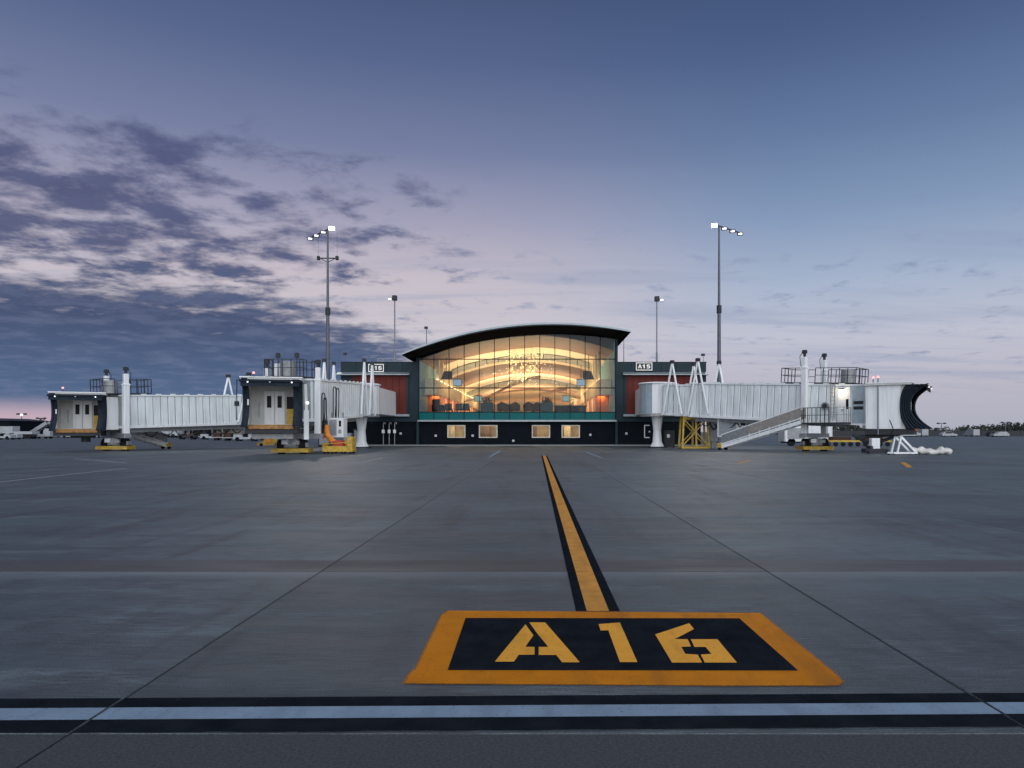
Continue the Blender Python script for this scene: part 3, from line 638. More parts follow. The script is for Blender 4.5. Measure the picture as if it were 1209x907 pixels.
for sx, px in ((-1,527),(1,695)):
    e = empty('sloped_sign_panel', (fx(px)*77.5/D,77.5,7.05), 0, 'dark trapezoid panel high in the hall, '+('left' if sx<0 else 'right')+' side', 'panel')
    b = MB(); b.prism([(-.62,0),(.62,0),(.62 if sx<0 else .25,.9),(-.25 if sx<0 else -.62,.9)], lambda a,c,h:(a,h,c), .1); b.build('face', M['dgrey'], e)
    b = MB(); b.cyl((0,.05,.9),(0,.05,2.6),.03,n=8); b.build('hanger', M['dgrey'], e)
def armchair(x, y, rz, label):
    e = empty('armchair', (x,y,ZF), rz, label, 'armchair', 'armchairs by the glass wall')
    b = MB(); b.bbox(-.42,.42,-.40,.40,.22,.46,.06); b.build('seat', M['leather'], e)
    b = MB(); b.grid(lambda u,v: (.62*math.cos(math.pi*u)*(1+.06*v), .30+.34*math.sin(math.pi*u)-.25*abs(math.cos(math.pi*u)), .2+(.98-.30*abs(math.cos(math.pi*u)))*v), 14, 4)
    o = b.build('backrest', M['leather'], e, smooth=True); md = o.modifiers.new('thick','SOLIDIFY'); md.thickness = .12
    for a in (-.32,.32):
        for c in (-.3,.3): q = MB(); q.cyl((a,c,0),(a,c,.22),.03,.04,8); q.build('leg', M['furn'], e)
for px, d_, lb in ((594,75.2,'brown round-backed armchair left of centre behind the glass'),(607,76,'brown round-backed armchair at centre left behind the glass'),(625,75.4,'brown round-backed armchair right of centre behind the glass'),(634,76.2,'brown round-backed armchair beside the right planter behind the glass')):
    armchair((px-VX)/FP*d_, d_, R(180+random.uniform(-25,25)), lb)
def planter(px, w, label, n):
    d_ = 74.6; x = (px-VX)/FP*d_
    e = empty('planter_box', (x,d_,ZF), 0, label, 'planter')
    b = MB(); b.bbox(-w/2,w/2,-.3,.3,0,1.05,.03); b.build('box', M['planter'], e)
    b = MB()
    for i in range(n):
        a = random.uniform(0,6.28); rr = random.uniform(.02,w*.46); p = Vector((rr*math.cos(a), rr*math.sin(a)*.5, 1.0)); hh = random.uniform(.25,.75)
        for j in range(5):
            q0 = p+Vector((0,0,hh*j/5)); dr = Vector((random.uniform(-1,1),random.uniform(-1,1),random.uniform(.1,1))).normalized()*random.uniform(.18,.32); sd_ = dr.cross(Vector((0,0,1))).normalized()*.06
            b.add([q0,q0+dr*.5+sd_,q0+dr,q0+dr*.5-sd_], [(0,1,2,3)])
    b.build('plant', M['leaf'], e)
planter(575, 1.35, 'teal planter box with dark leafy plants, left of centre behind the glass', 26)
planter(645.5, 1.25, 'teal planter box with a tall leafy plant, right of centre behind the glass', 46)
def bench(px, n, label, m_='planter'):
    d_ = 75.0; x = (px-VX)/FP*d_; e = empty('lounge_bench', (x,d_,ZF), 0, label, 'bench')
    for i in range(n):
        b = MB(); b.bbox(i*.75-.35*n,i*.75-.35*n+.7,-.32,.3,.35,.5,.04); b.build('seat', M['furn'], e)
        b = MB(); b.bbox(i*.75-.35*n,i*.75-.35*n+.7,-.45,-.33,.4,.98,.03); b.build('backrest', M[m_], e)
    b = MB(); b.box(-.35*n-.02,.4*n,-.1,.05,.25,.35); b.build('rail', M['dgrey'], e)
    for a in (-.35*n+.1,.35*n): q = MB(); q.box(a,a+.06,-.3,.3,0,.25); q.build('leg', M['dgrey'], e)
bench(530, 1, 'grey seat next to the dark wing chair at the left end behind the glass')
bench(546, 2, 'pair of grey seats at the left behind the glass')
d_ = 75.4; e = empty('wing_chair', ((518-VX)/FP*d_,d_,ZF), R(150), 'dark high wing chair at the left end behind the glass', 'armchair')
b = MB(); b.bbox(-.45,.45,-.42,.42,.2,.5,.05); b.build('seat', M['furn'], e)
b = MB(); b.bbox(-.47,.47,.36,.55,.2,1.45,.06); b.build('backrest', M['furn'], e)
for a in (-.55,.43): q = MB(); q.bbox(a,a+.12,-.42,.5,.2,.85,.04); q.build('armrest', M['furn'], e)
for a in (-.4,.4):
    for c in (-.35,.45): q = MB(); q.cyl((a,c,0),(a,c,.2),.03,n=8); q.build('leg', M['furn'], e)
d_ = 75.2; e = empty('service_counter', ((673-VX)/FP*d_,d_,ZF), 0, 'long dark service counter at the right behind the glass', 'counter')
b = MB(); b.bbox(-1.65,1.65,-.3,.3,0,.72,.02); b.build('body', M['furn'], e)
b = MB(); b.bbox(-1.75,1.75,-.38,.38,.72,.80,.02); b.build('top', M['dgrey'], e)
b = MB(); b.bbox(.95,1.6,-.36,-.31,.1,.62,.02); b.build('front_panel', M['planter'], e)
# hanging sculpture
e = empty('hanging_sculpture', (fx(617)*84/D,84,6.6), 0, 'glittering gold and white sculpture hanging in the middle of the hall', 'sculpture')
for nm, m_, cnt in (('gold_flakes','flake',260),('white_flakes','sparkle',260)):
    b = MB()
    for i in range(cnt):
        if nm == 'gold_flakes':
            t = random.random()*6.28; rr = random.gauss(1.25,.35); c = Vector((rr*math.cos(t)*1.1+(.8 if i%3==0 else 0), random.uniform(-1.5,1.5), 2.7+rr*math.sin(t)*1.35+(1.2 if i%3==0 else 0)))
        else: c = Vector((random.gauss(.4,2.4), random.uniform(-2,3), random.choice([random.gauss(1.0,.35), random.gauss(3.6,.5), random.uniform(.2,4.5)])))
        s_ = random.uniform(.07,.24) if nm == 'gold_flakes' else random.uniform(.025,.06)
        u = Vector((random.uniform(-1,1),random.uniform(-1,1),random.uniform(-1,1))).normalized(); w = u.orthogonal().normalized()
        b.add([c+u*s_,c+w*s_*.7,c-u*s_,c-w*s_*.7], [(0,1,2,3)])
    tag(b.build(nm, M[m_], e), kind='stuff')
b = MB()
for i in range(14): b.cyl((random.uniform(-1.6,2.4),random.uniform(-1,1),2),(random.uniform(-1.6,2.4),random.uniform(-1,1),4.4),.008,n=4)
b.build('suspension_wires', M['galv'], e)

# ---- gate signs
GLY = {'A': [[(0,0),(.24,0),(.36,.3),(.64,.3),(.76,0),(1,0),(.64,1),(.36,1)], [(.42,.48),(.58,.48),(.5,.72)]],
       '1': [[(.35,0),(.65,0),(.65,1),(.42,1),(.12,.8),(.12,.62),(.35,.7)]],
       '5': [[(.05,.0),(.7,0),(.95,.16),(.95,.5),(.75,.66),(.34,.66),(.34,.8),(.92,.8),(.92,1),(.08,1),(.08,.46),(.62,.46),(.68,.4),(.68,.26),(.6,.2),(.05,.2)]],
       '6': [[(.05,.15),(.2,0),(.8,0),(.95,.15),(.95,.48),(.8,.63),(.34,.63),(.34,.8),(.9,.8),(.9,1),(.2,1),(.05,.85)]]}
def gate_sign(px0, px1, py0, py1, text, label, d_):
    x0, x1 = (px0-VX)/FP*d_, (px1-VX)/FP*d_; z0, z1 = CH+(VY-py1)/FP*d_, CH+(VY-py0)/FP*d_; w, h = x1-x0, z1-z0
    e = empty('gate_sign', (x0,d_,z0), 0, label, 'sign')
    b = MB(); b.bbox(0,w,0,.12,0,h,.02); b.build('panel', M['signblack'], e)
    t = .07; b = MB(); b.box(.03,w-.03,-.014,-.001,.03,.03+t); b.box(.03,w-.03,-.014,-.001,h-.03-t,h-.03); b.box(.03,.03+t,-.014,-.001,.03+t,h-.03-t); b.box(w-.03-t,w-.03,-.014,-.001,.03+t,h-.03-t); b.build('border', M['signwhite'], e)
    lw, lh = (w-.55)/3, h-.46
    for i, ch in enumerate(text):
        gx = .24+i*(lw+.04); P = GLY[ch]; b = MB()
        b.prism([(a*lw,c*lh) for a,c in P[0]], lambda a,c,hh: (gx+a,-.012+hh,.23+c), .011); b.build('character', M['signwhite'], e)
        hole = P[1] if len(P) > 1 else ([(.34,.2),(.68,.2),(.68,.44),(.34,.44)] if ch == '6' else None)
        if hole: b = MB(); b.prism([(a*lw,c*lh) for a,c in hole], lambda a,c,hh: (gx+a,-.015+hh,.23+c), .004); b.build('character_opening', M['signblack'], e)
gate_sign(434.5,453.5,429.5,439.5,'A16','white on black A16 gate sign on the left wing', D-.1)
gate_sign(750.5,770.5,427.8,437.8,'A15','white on black A15 gate sign on the right wing', D-.1)
# roof bits
def small_pole(px, py0, py1, d_, label, r_=.05, head=True, nm='roof_pole'):
    a, t = at(px,py1,d_), at(px,py0,d_); e = empty(nm, a, 0, label, 'pole')
    b = MB(); b.cyl((0,0,0),(0,0,t.z-a.z),r_,r_*.7,8); b.build('shaft', M['pole'], e)
    if head: q = MB(); q.bbox(-.22,.14,-.12,.12,t.z-a.z-.12,t.z-a.z+.12,.03); q.build('head', M['dgrey'], e)
small_pole(503.5,387,418,76,'short pole with a small head above the left roof slope')
small_pole(736.5,395,430,76,'thin dark pole beside the right tip of the arched roof',.04,False)
small_pole(408,418,428,74,'small antenna on the left corner of the left wing',.025)
small_pole(830.5,419,428,74,'small antenna on the right corner of the right wing',.025)
e = empty('rooftop_railing', at(466,427.5,80), 0, 'low pale railing on the left wing roof', 'railing')
b = MB()
for i in range(8): b.bar((-1.9+i*.57,0,-.3),(-1.9+i*.57,0,.38),.04)
b.bar((-1.9,0,.38),(2.1,0,.38),.05); b.bar((-1.9,0,.1),(2.1,0,.1),.04); b.build('rails', M['galv'], e)
# wall standpipes
for px, wh in ((450.5,'leftmost'),(457.5,'middle'),(464,'rightmost')):
    p = gnd(px,526.8); e = empty('standpipe', (p.x,D-.15,.13), 0, wh+' of three pale hooked standpipes on the dark wall under the A16 wing', 'pipe', 'standpipes on the base wall')
    b = MB(); b.cyl((0,0,0),(0,0,2.1),.045,n=8); b.tube([(0,0,2.1),(.06,0,2.22),(.16,0,2.2),(.2,0,2.05)],.045); b.build('pipe', M['galv'], e)
    b = MB(); b.bbox(-.13,.13,-.12,.1,1.15,1.5,.02); b.build('valve_box', M['white2'], e)
for px, py, wh in ((473,512,'just right of the standpipes'),(514.5,514.5,'left of the leftmost lit window'),(558,514.5,'between the two left lit windows'),(606,520.5,'low, midway between the window pairs'),(697,513.5,'right of the rightmost lit window'),(739.5,512,'left of the A15 bridge pedestal')):
    p = at(px,py,D+.2); e = empty('wall_fitting', p, 0, 'small pale wall fitting '+wh, 'fitting', 'fittings on the base wall')
    b = MB(); b.bbox(-.1,.1,-.1,.06,-.1,.1,.02); b.build('casing', M['white2'], e); b = MB(); b.box(-.05,.05,-.13,-.101,-.05,.05); b.build('lens', M['grey'], e)

# ------------------------------------------------------------------ light masts
def mast(px, py_top, d_, arm, label, cams):
    H = CH+(VY-py_top)/FP*d_; x = (px-VX)/FP*d_
    e = empty('light_mast', (x,d_,0), 0, label, 'light mast', 'apron floodlight masts')
    b = MB(); b.cyl((0,0,0),(0,0,H*.62),.27,.19,14); b.cyl((0,0,H*.62),(0,0,H),.16,.10,12); b.build('pole', M['pole'], e)
    b = MB(); b.cyl((0,0,H*.60),(0,0,H*.635),.29,n=14); b.build('joint_collar', M['dgrey'], e)
    A = Vector(arm); b = MB(); b.bar(Vector((0,0,H))-A*.18,Vector((0,0,H))+A*1.0,.12); b.build('crossarm', M['dgrey'], e)
    for i, t in enumerate((-.2,.22,.58,.92)):
        c = Vector((0,0,H-.1))+A*t; f = Vector((-x*.35,-d_*.8,-H*.55)).normalized() if i else Vector((-x*.7,-d_,-H*.9)).normalized()
        q = MB(); z = f; u = z.cross(Vector((0,0,1))).normalized(); w = u.cross(z)
        def bx(mb, su, sw, a0, a1): 
            vs = [c+u*(su*sa)+w*(sw*sb)+z*a for a in (a0,a1) for sa,sb in ((-1,-1),(1,-1),(1,1),(-1,1))]
            mb.add(vs, [(3,2,1,0),(4,5,6,7),(0,1,5,4),(1,2,6,5),(2,3,7,6),(3,0,4,7)])
        bx(q,.34,.20,-.16,.1); h_ = q.build('floodlight', M['dgrey'], e)
        q = MB(); bx(q,.32 if i == 0 else .24,.19 if i == 0 else .11,.105,.13); q.build('lens', M['lamp' if i == 0 else 'lamp2'], h_)
    if cams:
        zc = H-(305-py_top)/FP*d_; b = MB(); b.bar((-1.1,0,zc),(1.1,0,zc),.12); b.bar((0,0,zc-.5),(.9,0,zc),.07); b.bar((0,0,zc-.5),(-.9,0,zc),.07)
        o = b.build('camera_arm', M['dgrey'], e)
        for a in (-1.1,1.1): q = MB(); q.bbox(a-.16,a+.16,-.2,.2,zc-.2,zc+.25,.04); q.build('camera', M['dgrey'], o)
        b = MB(); b.cyl((-1.1,0,zc),(-1.1,0,H-.6),.012,n=5); b.cyl((1.1,0,zc),(1.1,0,H-.3),.012,n=5); b.build('wire', M['dgrey'], o)
    l = bpy.data.lights.new('floodlight', 'SPOT'); l.energy = 6000; l.spot_size = R(95); l.spot_blend = .6; l.color = (1,.94,.84); l.shadow_soft_size = .5
    o = bpy.data.objects.new('floodlight_lamp', l); COL.objects.link(o); o.location = (x,d_-1.2,H-.4); o.rotation_euler = (Vector((x,d_,H))-Vector((x*.35,50,0))).to_track_quat('Z','Y').to_euler()
mast(387, 271, 85, (-3.5,4.0,0), 'tall floodlight mast with camera arm, left of the terminal', True)
mast(849, 267, 85, (3.6,3.2,0), 'tall floodlight mast right of the terminal', False)
def thin_mast(px, py_top, d_, sx, label):
    H = CH+(VY-py_top)/FP*d_; x = (px-VX)/FP*d_; e = empty('slim_light_pole', (x,d_,0), 0, label, 'light pole', 'slim poles behind the terminal')
    b = MB(); b.cyl((0,0,0),(0,0,H*.62),.16,n=10); b.cyl((0,0,H*.62),(0,0,H),.10,n=10); b.build('pole', M['polel'], e)
    b = MB(); b.bbox(-.35,.35,-.35,.35,H-.5,H+.25,.05); b.build('head', M['dgrey'], e)
    b = MB(); b.bbox(sx*.36 if sx>0 else -1.0, 1.0 if sx>0 else -.36,-.35,.2,H-.35,H-.12,.03); h_ = b.build('floodlight', M['dgrey'], e)
    b = MB(); b.box(.45 if sx>0 else -.95, .95 if sx>0 else -.45,-.37,-.352,H-.45,H-.2); b.build('lens', M['lamp2'], h_)
thin_mast(466,351,112,-1,'slim light pole behind the left wing')
thin_mast(775.5,352,112,1,'slim light pole behind the right wing')

# ------------------------------------------------------------------ boarding bridges
def rail(mb, pts, h, step=.6, r_=.022, mid=True):
    for a, b in zip(pts[:-1], pts[1:]):
        a, b = Vector(a), Vector(b); n_ = max(1, round((b-a).length/step))
        for i in range(n_+1): p = a+(b-a)*i/n_; mb.bar(p, p+Vector((0,0,h)), r_*2)
        mb.bar(a+Vector((0,0,h)), b+Vector((0,0,h)), r_*2.2)
        if mid: mb.bar(a+Vector((0,0,h*.5)), b+Vector((0,0,h*.5)), r_*1.8)
def make_bridge(label, rot, bog, zr, zb, h, over, cab_xy, cab_dir, cab_h, cab_w, zcab, coltop, side, stub=None, ext=1.0, wall_dist=None):
    rotv, bogv = Vector(rot), Vector(bog); L = (bogv-rotv).length; ang = math.atan2(bogv.y-rotv.y, bogv.x-rotv.x)
    e = empty('boarding_bridge', (rot[0],rot[1],0), ang, label, 'boarding bridge')
    loc2 = lambda p: Matrix.Rotation(-ang, 2) @ (Vector(p)-rotv)
    pitch = math.atan2(zr-zb, L)
    # pedestal
    b = MB(); b.cyl((0,0,.12),(0,0,.5),.62,.42,16); b.cyl((0,0,.5),(0,0,1.5),.42,.34,16); b.cyl((0,0,1.5),(0,0,zr-.25),.34,.5,16); b.build('pedestal', M['white2'], e, smooth=False)
    b = MB(); b.cyl((0,0,0),(0,0,.12),.85,n=8); b.build('pedestal_foot', M['dgrey'], e)
    # rotunda: ring of wall panels under a shallow roof
    b = MB(); b.cyl((0,0,zr-.25),(0,0,zr),1.55,n=24); b.build('rotunda_floor', M['galv'], e)
    rp = MB(); RRd = 1.58; hw = math.pi/18*.94
    rp.add([(RRd*math.cos(-hw),RRd*math.sin(-hw),0),(RRd*math.cos(hw),RRd*math.sin(hw),0),(RRd*math.cos(hw),RRd*math.sin(hw),h-.08),(RRd*math.cos(-hw),RRd*math.sin(-hw),h-.08)], [(0,1,2,3)])
    b = MB(); b.cyl((0,0,zr),(0,0,zr+h-.1),1.55,n=36); rot_o = b.build('rotunda', M['white2'], e)
    rpm = [rp.mesh('rotunda_panel', M['white2']), rp.mesh('rotunda_panel', M['bluegrey'])]
    for i in range(18):
        a = 2*math.pi*i/18; inst('panel', rpm[1 if i in range(5,9) or i in range(12,15) else 0], rot_o, (0,0,zr+.02), (0,0,a))
    b = MB(); b.cyl((0,0,zr+h-.09),(0,0,zr+h+.02),1.72,1.6,24); b.build('rotunda_roof', M['white2'], e)
    if stub:
        s2 = loc2(stub); dv = Vector((s2.x,s2.y,0)); b = MB(); dn = dv.normalized(); c = Vector((0,0,zr+h/2-.05))
        b.bar(c+dn*1.2, c+dv, 2.3, h-.25); b.build('terminal_corridor', M['white2'], e)
    # telescoping tunnels, ribbed panels on both sides
    def tunnel(nm, u0, u1, hw_, h0, h1, dz):
        c = math.cos(pitch); q = MB()
        q.box(u0,u1,-hw_,hw_,h0+dz,h1+dz-.12); t = q.build(nm, M['shadowgap'], e, (0,0,zr), (0,pitch,0))
        q = MB(); q.box(u0-.06,u1+.06,-hw_-.12,hw_+.12,h1+dz-.118,h1+dz); q.build('roof_cap', M['white'], t)
        q = MB(); q.box(u0-.06,u1+.06,-hw_-.1,hw_+.1,h0+dz-.10,h0+dz+.1); q.build('floor_beam', M['white2'], t)
        n_ = max(2, round((u1-u0)/.56)); w = (u1-u0)/n_; p = MB(); zt0, zt1 = h0+dz+.1, h1+dz-.14
        rb = .05
        p.add([(.02,0,zt0),(.07,rb,zt0),(w-.07,rb,zt0),(w-.02,0,zt0),(.02,0,zt1),(.07,rb,zt1),(w-.07,rb,zt1),(w-.02,0,zt1)],
              [(0,4,5,1),(1,5,6,2),(2,6,7,3),(4,7,6,5),(0,1,2,3)])
        pm = p.mesh('wall_panel', M['wpanel'])
        for i in range(n_):
            inst('wall_panel', pm, t, (u0+i*w,hw_+.005,0)); inst('wall_panel', pm, t, (u0+(i+1)*w,-hw_-.005,0), (0,0,math.pi))
        b2 = MB()
        for i in range(int((u1-u0)/1.1)): b2.bbox(u0+i*1.1+.1,u0+i*1.1+.5,-hw_-.13,-hw_-.05,h1+dz,h1+dz+.07,.01); b2.bbox(u0+i*1.1+.1,u0+i*1.1+.5,hw_+.05,hw_+.13,h1+dz,h1+dz+.07,.01)
        b2.build('roof_clips', M['white'], t); return t
    tunnel('inner_tunnel', 1.35, L*.52, 1.16, 0, h-.16, .02)
    tunnel('outer_tunnel', L*.30, L+over, 1.36, -.02, h, 0)
    # underside beams + festoon
    b = MB()
    for v in (-.9,.9): b.bar((L*.32,v,zr+(zb-zr)*.32-.28),(L+over*.6,v,zb-.28),.16,.34)
    b.build('underbeam', M['galv'], e)
    b = MB()
    for i in range(7):
        u0 = L*.34+i*(L*.55/7); u1 = u0+L*.55/7; z0 = zr+(zb-zr)*u0/L-.35
        b.tube([(u0+(u1-u0)*t, side*.7, z0-.5*math.sin(math.pi*t)) for t in (0,.2,.4,.6,.8,1)], .04, 5)
    b.build('cable_festoon', M['black'], e)
    # cable hanger frames: inverted V tubes on both flanks
    for v in (-1,1):
        for u0 in (2.5,5.0):
            q = MB(); top = (u0+.2,v*1.62,zr+h+1.55)
            q.tube([(u0-.75,v*1.62,zr-.15),top],.085,8); q.tube([top,(u0+1.15,v*1.62,zr-.15)],.085,8); o = q.build('cable_hanger', M['white2'], e)
            q = MB(); q.bbox(u0+.02,u0+.38,v*1.62-.14,v*1.62+.14,zr+h+1.45,zr+h+1.72,.04); q.build('hanger_head', M['dgrey'], o)
            q = MB(); q.tube([(u0+.2+ .55*math.sin(t*3.1)*(.3), v*1.62, zr+h+1.5-(h+2.4)*math.sin(math.pi*t)) for t in [k_/10 for k_ in range(1,10)]],.012,5); q.build('hanger_cable', M['dgrey'], o)
    # lift columns
    for v in (-1.66,1.66):
        b = MB(); b.bbox(L-.21,L+.21,v-.2,v+.2,1.05,coltop-1.15,.04); b.bbox(L-.17,L+.17,v-.16,v+.16,coltop-1.15,coltop-.45,.04); o = b.build('lift_column', M['white2'], e)
        q = MB(); q.cyl((L,v,coltop-.45),(L,v,coltop-.2),.1,n=10); q.bbox(L-.16,L+.16,v-.14,v+.14,coltop-.2,coltop+.05,.04); q.build('column_motor', M['dgrey'], o)
        q = MB(); q.tube([(L-.17,v,coltop-.1),(L-.36,v,coltop-.4),(L-.3,v,coltop-1.0),(L-.19,v,coltop-1.3)],.025,5); q.build('conduit', M['dgrey'], o)
        q = MB(); q.bbox(L-.24,L+.24,v-.23,v+.23,coltop-1.3,coltop-1.2,.02); q.build('column_collar', M['white'], o)
    b = MB(); b.bbox(L-.26,L+.26,-2.0,2.0,.98,1.3,.03); b.bbox(L-.18,L+.18,-.22,.22,.55,1.0,.03); b.build('cross_beam', M['galv'], e)
    # wheel bogie, turned to face the apron
    ba = -ang+R(4)
    bo_ = MB(); bo_.bbox(-1.0,1.0,-.3,.3,.42,.72,.04); bo_.bbox(-.35,.35,-.45,.45,.5,.95,.05); bg_ = bo_.build('bogie', M['grey'], e, (L,0,0), (0,0,ba))
    q = MB(); q.bbox(-1.15,1.15,-.72,-.58,.10,.36,.03); q.bbox(-1.15,1.15,.58,.72,.10,.36,.03); q.bbox(-1.15,-1.0,-.58,.58,.10,.36,.03); q.bbox(1.0,1.15,-.58,.58,.10,.36,.03)
    for a in (-.8,0,.8): q.bbox(a-.06,a+.06,-.755,-.725,.16,.3,.01)
    q.build('wheel_guard', M['yellow'], bg_)
    for a in (-.68,.68):
        q = MB(); q.cyl((a-.2,0,.46),(a+.2,0,.46),.46,n=20); q.build('tyre', M['black'], bg_)
        q = MB(); q.cyl((a-.21,0,.46),(a+.21,0,.46),.22,n=14); q.build('rim', M['galv'], bg_)
    q = MB(); q.bbox(-.55,-.15,-.62,-.35,.62,.92,.03); q.build('drive_motor', M['white2'], bg_); q = MB(); q.bbox(.1,.55,-.6,-.33,.6,.86,.03); q.build('drive_motor', M['galv'], bg_)
    # roof catwalk, railing and drum
    zt = zb+h; ue = min(over,2.2)+1.2; b = MB(); b.box(-2.1,ue,-1.1,1.1,.06,.13); o = b.build('catwalk', M['dgrey'], e, (L,0,zt), (0,pitch,0))
    q = MB(); rail(q, [(.5,-1.1,.13),(ue,-1.1,.13),(ue,1.1,.13),(.5,1.1,.13)], 1.05); q.build('railing', M['dgrey'], o)
    q = MB(); rail(q, [(-.5,1.1,.13),(-2.1,1.1,.13),(-2.1,-1.1,.13),(-.5,-1.1,.13)], 1.05); q.build('railing', M['dgrey'], o)
    q = MB(); q.cyl((ue-1.0,0,.14),(ue-1.0,0,1.1),.48,n=24); q.build('roof_drum', M['galv'], o)
    # cab
    cl_ = loc2(cab_xy); ca_ = cab_dir-ang; W2 = cab_w/2
    b = MB(); a0, a1 = (-1.55 if side < 0 else -1.2), .75
    b.box(a0,a1,-W2+.25,W2-.25,-.12,.02); b.box(a0-.05,a1+.35,-W2,W2,cab_h,cab_h+.12)
    b.box(a0,a0+.08,-W2+.25,W2-.25,.02,cab_h); b.box(a0+.08,a1,-W2+.25,-W2+.33,.02,cab_h)
    b.box(a0+.08,a1,W2-.33,W2-.25,.02,cab_h)
    cab = b.build('cab', M['cabwall'], e, (cl_.x,cl_.y,zcab), (0,0,ca_))
    q = MB()
    for v in (-1,1): q.box(a0-.06,a1-.3,min(v*(W2-.24),v*(W2-.2)),max(v*(W2-.24),v*(W2-.2)),-.1,cab_h-.01)
    q.box(a0-.12,a0-.01,-W2+.2,W2-.2,-.1,cab_h-.01); q.build('outer_skin', M['white2'], cab)
    q = MB(); q.box(a0-.08,a1+.40,-W2-.03,W2+.03,cab_h+.121,cab_h+.19); q.build('roof_cover', M['white2'], cab)
    q = MB(); q.box(a0-.15,a1+.45,-W2+.3,W2-.3,-.5,-.13); q.build('floor_frame', M['dgrey'], cab)
    # inner end wall: double door, side window, cupboard
    ai = a0+.09; dw = .62
    for i, y in enumerate((-.66,-.66+dw)):
        q = MB(); q.bbox(ai,ai+.05,y+.015,y+dw-.015,.04,2.12,.01); q.build('door', M['white2'], cab)
        q = MB(); q.box(ai+.051,ai+.06,y+.17,y+.43,1.08,1.82); q.build('door_window', M['darkglass'], cab)
    yw = .72 if True else -.72
    q = MB(); q.box(ai,ai+.04,.68,1.32,1.0,1.78); q.build('side_window', M['darkglass'], cab)
    q = MB(); q.bbox(ai+.02,ai+.45,.72 if side<2 else .72,1.15,.03,1.0,.02); q.build('control_cabinet', M['yellow'], cab)
    q = MB(); q.bar((ai+.05,-.95,.5),(ai+.05,-.95,1.4),.06); q.build('grab_handle', M['bluegrey'], cab)
    for v in (-1,1):
        q = MB(); q.bar((a1+.05,v*(W2-.42),.05),(a1+.05,v*(W2-.42),cab_h-.35),.08,.16); q.build('jamb_post', M['white2'], cab)
    q = MB(); q.bbox(a1+.02,a1+.42,-W2+.45,W2-.45,-.28,.0,.06); q.bbox(a1+.42,a1+.55,-W2+.45,W2-.45,-.26,-.04,.05); q.build('bumper', M['bumper'], cab)
    # folding canopy: fuselage-shaped concave front, accordion folds
    NF = 10
    def reach(z): t = (z/cab_h-.5)*2; return ext*(.62+.55*t*t+(.28 if t > .55 else 0)*(t-.55))
    def back(z): t = (z/cab_h-.5)*2; return a1-.35+.35*abs(t)**2.5
    zlo = -.1
    for v in (-1,1):
        q = MB(); q.grid(lambda s_, t: (back(zlo+(cab_h-zlo)*t)+s_*reach(zlo+(cab_h-zlo)*t), v*(W2-.14-.10*s_+(.10 if round(s_*NF)%2 else 0)), zlo+(cab_h-zlo)*t), NF, 14)
        o = q.build('canopy_side', M['bellow'], cab); md = o.modifiers.new('thick','SOLIDIFY'); md.thickness = .05
        q = MB(); q.grid(lambda s_, t: (back(zlo+(cab_h-zlo)*t)+reach(zlo+(cab_h-zlo)*t)-.06+.12*s_*0, v*(W2-.16-.34*s_), zlo+(cab_h-zlo)*t), 3, 14)
        o = q.build('canopy_lip', M['bellow'], cab); md = o.modifiers.new('thick','SOLIDIFY'); md.thickness = .06
    q = MB(); q.grid(lambda s_, t: (a1+s_*(reach(cab_h)+.02), (-1+2*t)*(W2-.05), cab_h-.02-.12*s_+(.09 if round(s_*NF)%2 else 0)), NF, 6)
    o = q.build('canopy_top', M['bellow'], cab); md = o.modifiers.new('thick','SOLIDIFY'); md.thickness = .05
    q = MB(); q.grid(lambda s_, t: (a1+reach(cab_h)-.08, (-1+2*t)*(W2-.12), cab_h-.06-.36*s_), 3, 4); o = q.build('canopy_valance', M['bellow'], cab); md = o.modifiers.new('thick','SOLIDIFY'); md.thickness = .05
    for y in (-W2*.7,0,W2*.7): q = MB(); q.sphere((a1+reach(cab_h)-.02,y,cab_h-.18),.05,8,6); q.build('canopy_lamp', M['lamp2'] if y else M['white2'], cab)
    q = MB(); q.cyl((a0+.3,-W2+.5,cab_h+.19),(a0+.3,-W2+.5,cab_h+.5),.03,n=6); o = q.build('beacon_stem', M['dgrey'], cab); q = MB(); q.sphere((a0+.3,-W2+.5,cab_h+.56),.08); q.build('beacon', M['redbulb'], cab)
    return e, cab, L, ang
A16, cab16, L16, an16 = make_bridge('white ribbed boarding bridge pointing at the camera, cab open, nearest on the left', (-15.35,63), (-15.75,46.4), 2.95, 2.2, 2.62, .55, (-16.15,44.1), R(-76), 2.68, 3.5, 1.84, 6.0, 1, stub=(-15.3,72.2), ext=.85)
A18, cab18, L18, an18 = make_bridge('white ribbed boarding bridge farthest left, cab facing the camera', (-22.6,66.2), (-31.7,54.2), 2.35, 1.78, 2.38, .1, (-33.3,52.5), R(-67), 2.46, 3.5, 1.62, 6.15, 1, stub=(-19.8,74.5), ext=.85)
A15, cab15, L15, an15 = make_bridge('white ribbed boarding bridge on the right with stair and cab turned right', (10.6,63.5), (20.6,53.4), 3.0, 2.2, 2.7, 4.2, (24.55,49.3), R(-32), 2.82, 3.4, 1.72, 7.3, -1, stub=(11.0,72.2), ext=1.05)

